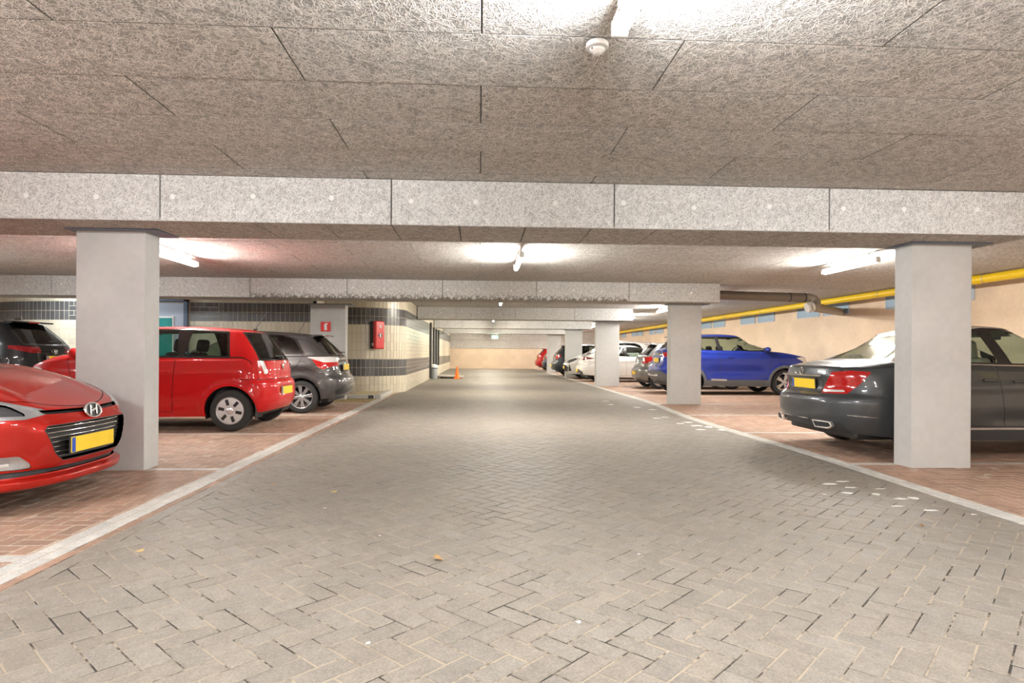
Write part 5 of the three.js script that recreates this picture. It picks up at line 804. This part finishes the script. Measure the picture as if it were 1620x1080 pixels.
// --- hatchback family: shared proportions, several shapes of tail
function hatch(o) {
  const H = o.H ?? 1.51, k = H / 1.51, L2 = (o.L ?? 3.95) / 2, r = o.wheelR ?? 0.3, W2 = (o.W ?? 1.695) / 2, dx = L2 - 1.975, P = o.paint, wr = o.wr ?? -1.22, wf = o.wf ?? 1.29;
  const tails = {
    wedge: [['tail_light', v => Math.max(sdPoly(v[0] + dx, v[1] / k, [[-1.33, 1.02], [-2.2, 1.03], [-2.2, 0.955], [-1.62, 0.93]]) - 0.004, (0.36 - Math.abs(v[2])) * 2), CM.clearLens, { off: 0.004 }], ['tail_light', v => Math.max(sdPoly(v[0] + dx, v[1] / k, [[-1.40, 1.0], [-1.62, 0.93], [-2.2, 0.95], [-2.2, 0.9], [-1.74, 0.86], [-1.60, 0.80], [-1.52, 0.85]]) - 0.004, (0.36 - Math.abs(v[2])) * 2), CM.redLens, { off: 0.003 }]],
    slim: [['tail_light', wrapRear([[0.38, 0.93], [0.62, 0.93], [1.12, 1.0], [1.12, 1.045], [0.42, 1.02]].map(p => [p[0], p[1] * k]), -L2 + 0.12, 1.0, 0.004), CM.redDeep, { off: 0.004 }]],
    arrow: [['tail_light', wrapRear([[0.40, 0.90], [0.62, 0.88], [0.95, 0.925], [1.34, 0.955], [0.95, 1.0], [0.55, 1.04], [0.42, 1.0]].map(p => [p[0], p[1] * k]), -L2 + 0.12, 1.0, 0.006), CM.redDeep, { off: 0.004 }]],
    block: [['tail_light', wrapRear([[0.5, 0.82], [0.85, 0.82], [1.1, 0.92], [1.05, 1.02], [0.5, 1.0]].map(p => [p[0], p[1] * k]), -L2 + 0.12, 1.0, 0.008), CM.redLens, { off: 0.004 }]],
  };
  const y = a => a.map(p => [p[0], p[1] * k]);
  return buildCar({
    name: 'car', L: 2 * L2, W: 2 * W2, wheelR: r, wf, wr, ra: r + 0.045, N: o.N ?? 110, K1: 28, K2: 14, K3: 20, tyreW: 0.19, wheelStyle: 'multi',
    sill: y([[-L2, 0.30], [-1.6, 0.26], [-1.2, 0.22], [0, 0.20], [L2, 0.21]]), belt: y([[-L2, 0.99], [-1.4, 1.01], [-0.4, 0.97], [0.8, 0.93], [1.4, 0.86], [L2 - 0.25, 0.77], [L2, 0.68]]),
    rearX: y([[0.26, 0], [0, 0]]).slice(0, 0).concat([[0.26 * k, -L2 + 0.10], [0.38 * k, -L2 + 0.02], [0.5 * k, -L2], [0.62 * k, -L2 + 0.02], [0.70 * k, -L2 + 0.09], [0.99 * k, -L2 + 0.16]]), frontX: [[0.2 * k, L2 - 0.1], [0.4 * k, L2 - 0.01], [0.55 * k, L2], [0.68 * k, L2 - 0.10]], halfW: [[0.2 * k, W2 - 0.05], [0.38 * k, W2 - 0.012], [0.6 * k, W2], [0.8 * k, W2 - 0.008], [1.0 * k, W2 - 0.05]],
    base: { xr: -L2 + (o.tailIn ?? 0.24), xf: L2 - 0.90, w: W2 - 0.075, cf: 0.55, cr: 0.38, y: y([[-L2, 1.07], [-0.8, 1.04], [0, 1.01], [L2 - 0.8, 0.985]]) }, top: { xr: -L2 + (o.roofIn ?? 0.55), xf: 0.25, w: W2 - 0.28, cf: 0.4, cr: 0.3 }, roof: y(o.roofLine ?? [[-L2 + 0.5, 1.435], [-0.8, 1.49], [-0.2, 1.51], [0.3, 1.465]]), cr: 0.5, pr: 2.8, cf: 0.75,
    deform: v => { swell(v, wr, r, r + 0.08, 0.016); swell(v, wf, r, r + 0.08, 0.016); const az = Math.abs(v[2]); if (az > 0.4) v[2] += Math.sign(v[2]) * 0.012 * Math.exp(-Math.pow((v[1] / k - 0.86) / 0.06, 2)); if (v[0] < -L2 + 0.5 && v[1] > 0.72 * k && v[1] < 0.95 * k) v[0] += 0.025 * sstep(0.45, 0.36, az); },
    features: [
      ...tails[o.tail ?? 'block'], ...(o.bumperInsert ? [['bumper_insert', onRear([[0, 0.28], [0.62, 0.28], [0.70, 0.40], [0.45, 0.50], [0, 0.50]].map(p => [p[0], p[1] * k]), 0.01, -L2 + 0.5), CM.gloss, { split: false, off: -0.006 }]] : []),
      ['side_window', onSide(y([[-1.20, 1.10], [-0.46, 1.07], [-0.48, 1.40], [-0.82, 1.395], [-1.02, 1.33]]), 0.018, 0.4), CM.tint, { off: -0.003 }], ['side_window', onSide(y([[-0.34, 1.065], [0.70, 1.04], [0.22, 1.37], [-0.32, 1.405]]), 0.018, 0.4), CM.glass, { off: -0.003 }], ['window_surround', onSide(y([[-1.27, 1.075], [0.84, 1.015], [0.25, 1.405], [-0.4, 1.435], [-0.86, 1.425], [-1.08, 1.35]]), 0.006, 0.4), CM.gloss, { off: -0.001 }],
      ['windscreen', v => Math.max(Math.abs(v[2]) - (W2 - 0.20) + 0.2 * (v[1] - 1.0), 1.03 * k - v[1], v[1] - 1.42 * k, 0.28 - v[0]), CM.glass, { split: false, off: -0.003 }], ['rear_window', onRear(y([[0, 1.10], [0.56, 1.10], [0.46, 1.385], [0, 1.395]]), 0.02, -L2 + 1.1), CM.tint, { split: false, off: -0.003 }], ['rear_window_surround', onRear(y([[0, 1.085], [0.60, 1.08], [0.49, 1.40], [0, 1.41]]), 0.02, -L2 + 1.1), CM.gloss, { split: false, off: 0 }],
      ['headlight', wrapFront(y([[0.35, 0.62], [0.85, 0.65], [1.2, 0.80], [1.0, 0.82], [0.42, 0.70]]), L2 - 0.1, 0.9, 0.01), o.darkLamps ? CM.lampInner : CM.clearLens, { off: 0.004 }], ['grille', onFront(y([[0, 0.30], [0.5, 0.30], [0.62, 0.46], [0.4, 0.54], [0, 0.54]]), 0.01, L2 - 0.5), M.black, { split: false, off: -0.02 }], ...(o.frontBlack ? [['front_vent', wrapFront(y([[0.62, 0.32], [0.85, 0.34], [0.74, 0.60]]), L2 - 0.1, 0.8, 0.01), CM.gloss, { off: -0.004 }]] : []),
      ['seam', onRear(y([[-0.1, 0.70], [0.62, 0.70], [0.70, 1.0], [0.60, 1.42], [-0.1, 1.42]]), 0.0, -L2 + 0.9)], ['seam', onSide(y([[-0.38, 0.27], [0.75, 0.27], [0.88, 0.6], [0.84, 1.0], [0.26, 1.42], [-0.42, 1.45]]), 0, 0.4)], ['seam', onSide(y([[-0.38, 0.27], [-0.72, 0.27], [-0.85, 0.6], [-1.14, 0.85], [-1.24, 1.05], [-1.0, 1.42], [-0.42, 1.45]]), 0, 0.4)], ...(o.fuelCap ? [['seam', v => v[2] * o.fuelCap > 0.3 ? Math.hypot(v[0] + 1.24 + dx, v[1] - 0.86 * k) - 0.085 : 0.3]] : []), ['seam', v => v[0] < -L2 + 0.75 && v[1] < 0.9 && Math.abs(v[2]) > 0.3 ? (v[1] - 0.62 * k) - 0.5 * Math.max(0, -(v[0] + L2 - 0.32)) * 0 - 0.35 * (v[0] + L2 - 0.1) : 0.4],
    ],
    mirrorX: 0.62, mirrorY: 1.07 * k, dashY: 0.9 * k, seatX: 0.02,
    extra: (t, mk, hw) => {
      numberPlate(t, -L2 + (o.plateIn ?? 0.115), (o.plateY ?? 0.80) * k, 0, -Math.PI / 2); if (o.spoiler !== false) { mk('roof_spoiler', xf(rbox(0.16, 0.03, 2 * (W2 - 0.36), 0.012), -L2 + (o.roofIn ?? 0.55) - 0.01, 1.432 * k, 0), P, t); mk('high_brake_light', xf(rbox(0.012, 0.02, 0.28, 0.004), -L2 + (o.roofIn ?? 0.55) - 0.092, 1.428 * k, 0), CM.redLens, t); }
      mk('rear_wiper', xf(rbox(0.03, 0.02, 0.34, 0.008), -L2 + (o.tailIn ?? 0.24) - 0.03, 1.115 * k, 0.12), CM.plastic, t); mk('tailgate_badge', xf(lathe([[0, 0.01], [0.04, 0.008], [0.045, 0]], 24), -L2 + 0.12, 0.95 * k, 0, 0, 0, Math.PI / 2), CM.chrome, t);
      if (o.fin) mk('roof_fin', xf(rbox(0.14, 0.05, 0.03, 0.014), -L2 + (o.roofIn ?? 0.55) + 0.2, 1.49 * k, 0), CM.gloss, t); if (o.aerial) mk('aerial', xf(cyl(0.003, 0.006, 0.32, 8), -1.02, 1.63 * k, 0, 0, 0, 0.5), CM.plastic, t);
      for (const s of [-1, 1]) { handleBar(t, -0.18, 0.87 * k, s * (hw - 0.008), P); handleBar(t, -0.95, 0.9 * k, s * (hw - 0.008), P); }
      if (o.rails) for (const s of [-1, 1]) mk('roof_rail', new THREE.TubeGeometry(new THREE.CatmullRomCurve3([[-L2 + 0.6, 1.44], [-0.9, 1.50], [-0.2, 1.52], [0.2, 1.47]].map(p => new THREE.Vector3(p[0], p[1] * k, s * (W2 - 0.31)))), 24, 0.014, 8), CM.alloy, t);
      o.more?.(t, mk, hw);
    }, ...o,
  });
}

// ---------- the parked cars ----------
const CARS = 'parked cars';
hatchNose({ pos: [-4.94, 0, -4.98], ry: 0, group: CARS, label: 'red hatchback in the left foreground with chrome-barred grille facing the lane', paint: paint(0.40, 0.012, 0.006, 0.2) });
citySmall({ pos: [-4.69, 0, -9.79], ry: Math.PI, group: CARS, label: 'small red three-door car seen from its tail behind the left pillar', paint: paint(0.50, 0.004, 0.005, 0.0) });
hatch({ pos: [-4.45, 0, -12.48], ry: Math.PI, group: CARS, label: 'dark grey hatchback parked beyond the small red car', paint: paint(0.085, 0.080, 0.078, 0.55), tail: 'wedge', fuelCap: -1, fin: false, aerial: true, bumperInsert: true, plateY: 0.83, N: 150 });
hatch({ pos: [-10.2, 0, -12.5], ry: Math.PI, group: CARS, label: 'black car at the far left, only tail and rear window showing', paint: paint(0.012, 0.012, 0.013, 0.3), tail: 'slim', fin: true, L: 4.5, W: 1.84, H: 1.73, wheelR: 0.36, wr: -1.42, wf: 1.30, roofIn: 0.62, plateY: 0.83, N: 140, more: (t, mk) => {
  const e = new THREE.Group(); e.name = 'winged_badge'; t.add(e); e.position.set(-2.09, 1.08, 0); e.rotation.y = -Math.PI / 2; const r = new THREE.TorusGeometry(0.062, 0.006, 8, 32); r.scale(1, 0.8, 1); mk('badge_ring', r, CM.chrome, e); mk('badge_wings', merge([xf(rbox(0.06, 0.009, 0.008, 0.003), -0.026, 0.002, 0, 0, 0, -0.5), xf(rbox(0.06, 0.009, 0.008, 0.003), 0.026, 0.002, 0, 0, 0, 0.5)]), CM.chrome, e);
  const g = new TextGeometry('CX-3', { font, size: 0.05, depth: 0.006, curveSegments: 3 }); g.computeBoundingBox(); mk('model_letters', xf(g, -2.035, 0.93, -0.78, 0, -Math.PI / 2 + 0.25, 0), CM.chrome, t);
} });
saloon({ pos: [6.14, 0, -7.45], ry: 0, group: CARS, label: 'dark grey saloon behind the right pillar, boot and red tail light showing', paint: paint(0.080, 0.085, 0.090, 0.6, { clearcoat: 0.6 }) });
crossover({ pos: [7.17, 0, -18.0], ry: 0, group: CARS, label: 'blue crossover with grey wheel-arch cladding behind the second right pillar', paint: paint(0.014, 0.034, 0.28, 0.35, { clearcoat: 1 }) }).scale.setScalar(1.05);
hatch({ pos: [6.95, 0, -20.75], ry: 0, group: CARS, label: 'silver-grey small car just beyond the blue crossover', paint: paint(0.20, 0.195, 0.185, 0.6), tail: 'block', L: 3.66, W: 1.67, H: 1.52, plateY: 0.5, plateIn: -0.006, wr: -1.2, wf: 1.2 });
hatch({ pos: [6.2, 0, -25.6], ry: 0, group: CARS, label: 'white hatchback with black bumper insert behind the third right pillar', paint: paint(0.70, 0.69, 0.67, 0.05), tail: 'arrow', L: 4.47, W: 1.82, H: 1.47, wr: -1.32, wf: 1.38, bumperInsert: true, plateY: 0.45, plateIn: 0.0, roofIn: 0.95, tailIn: 0.25, roofLine: [[-1.55, 1.40], [-0.8, 1.48], [-0.2, 1.51], [0.3, 1.465]] });
hatch({ pos: [5.98, 0, -28.2], ry: Math.PI, group: CARS, label: 'white tall car with black front vents, nose towards the lane', paint: paint(0.50, 0.49, 0.47, 0.1), tail: 'block', L: 4.4, W: 1.8, H: 1.68, wheelR: 0.34, wr: -1.36, wf: 1.28, darkLamps: true, frontBlack: true, rails: true, spoiler: true, more: (t, mk, hw) => numberPlate(t, 2.2, 0.5, 0, Math.PI / 2) });
hatch({ pos: [5.75, 0, -31.6], ry: 0, group: CARS, label: 'dark slate estate car between the fourth and farthest pillars', paint: paint(0.035, 0.045, 0.055, 0.4), tail: 'block', L: 4.3, W: 1.8, H: 1.58, wheelR: 0.32, wr: -1.32, wf: 1.3, plateY: 0.5, plateIn: -0.006, spoiler: true });
hatch({ pos: [5.95, 0, -39.2], ry: 0, group: CARS, label: 'dark blue car half hidden by the farthest pillar', paint: paint(0.02, 0.025, 0.06, 0.4), tail: 'block', L: 4.1, W: 1.76, H: 1.5, N: 80 });
hatch({ pos: [5.75, 0, -42.0], ry: 0, group: CARS, label: 'farthest red car beside the end wall', paint: paint(0.42, 0.01, 0.012, 0.2), tail: 'block', L: 4.1, W: 1.76, H: 1.5, N: 80 });

scene.traverse(o => { if (o.isMesh) { o.castShadow = true; o.receiveShadow = true; } });
renderer.render(scene, camera);
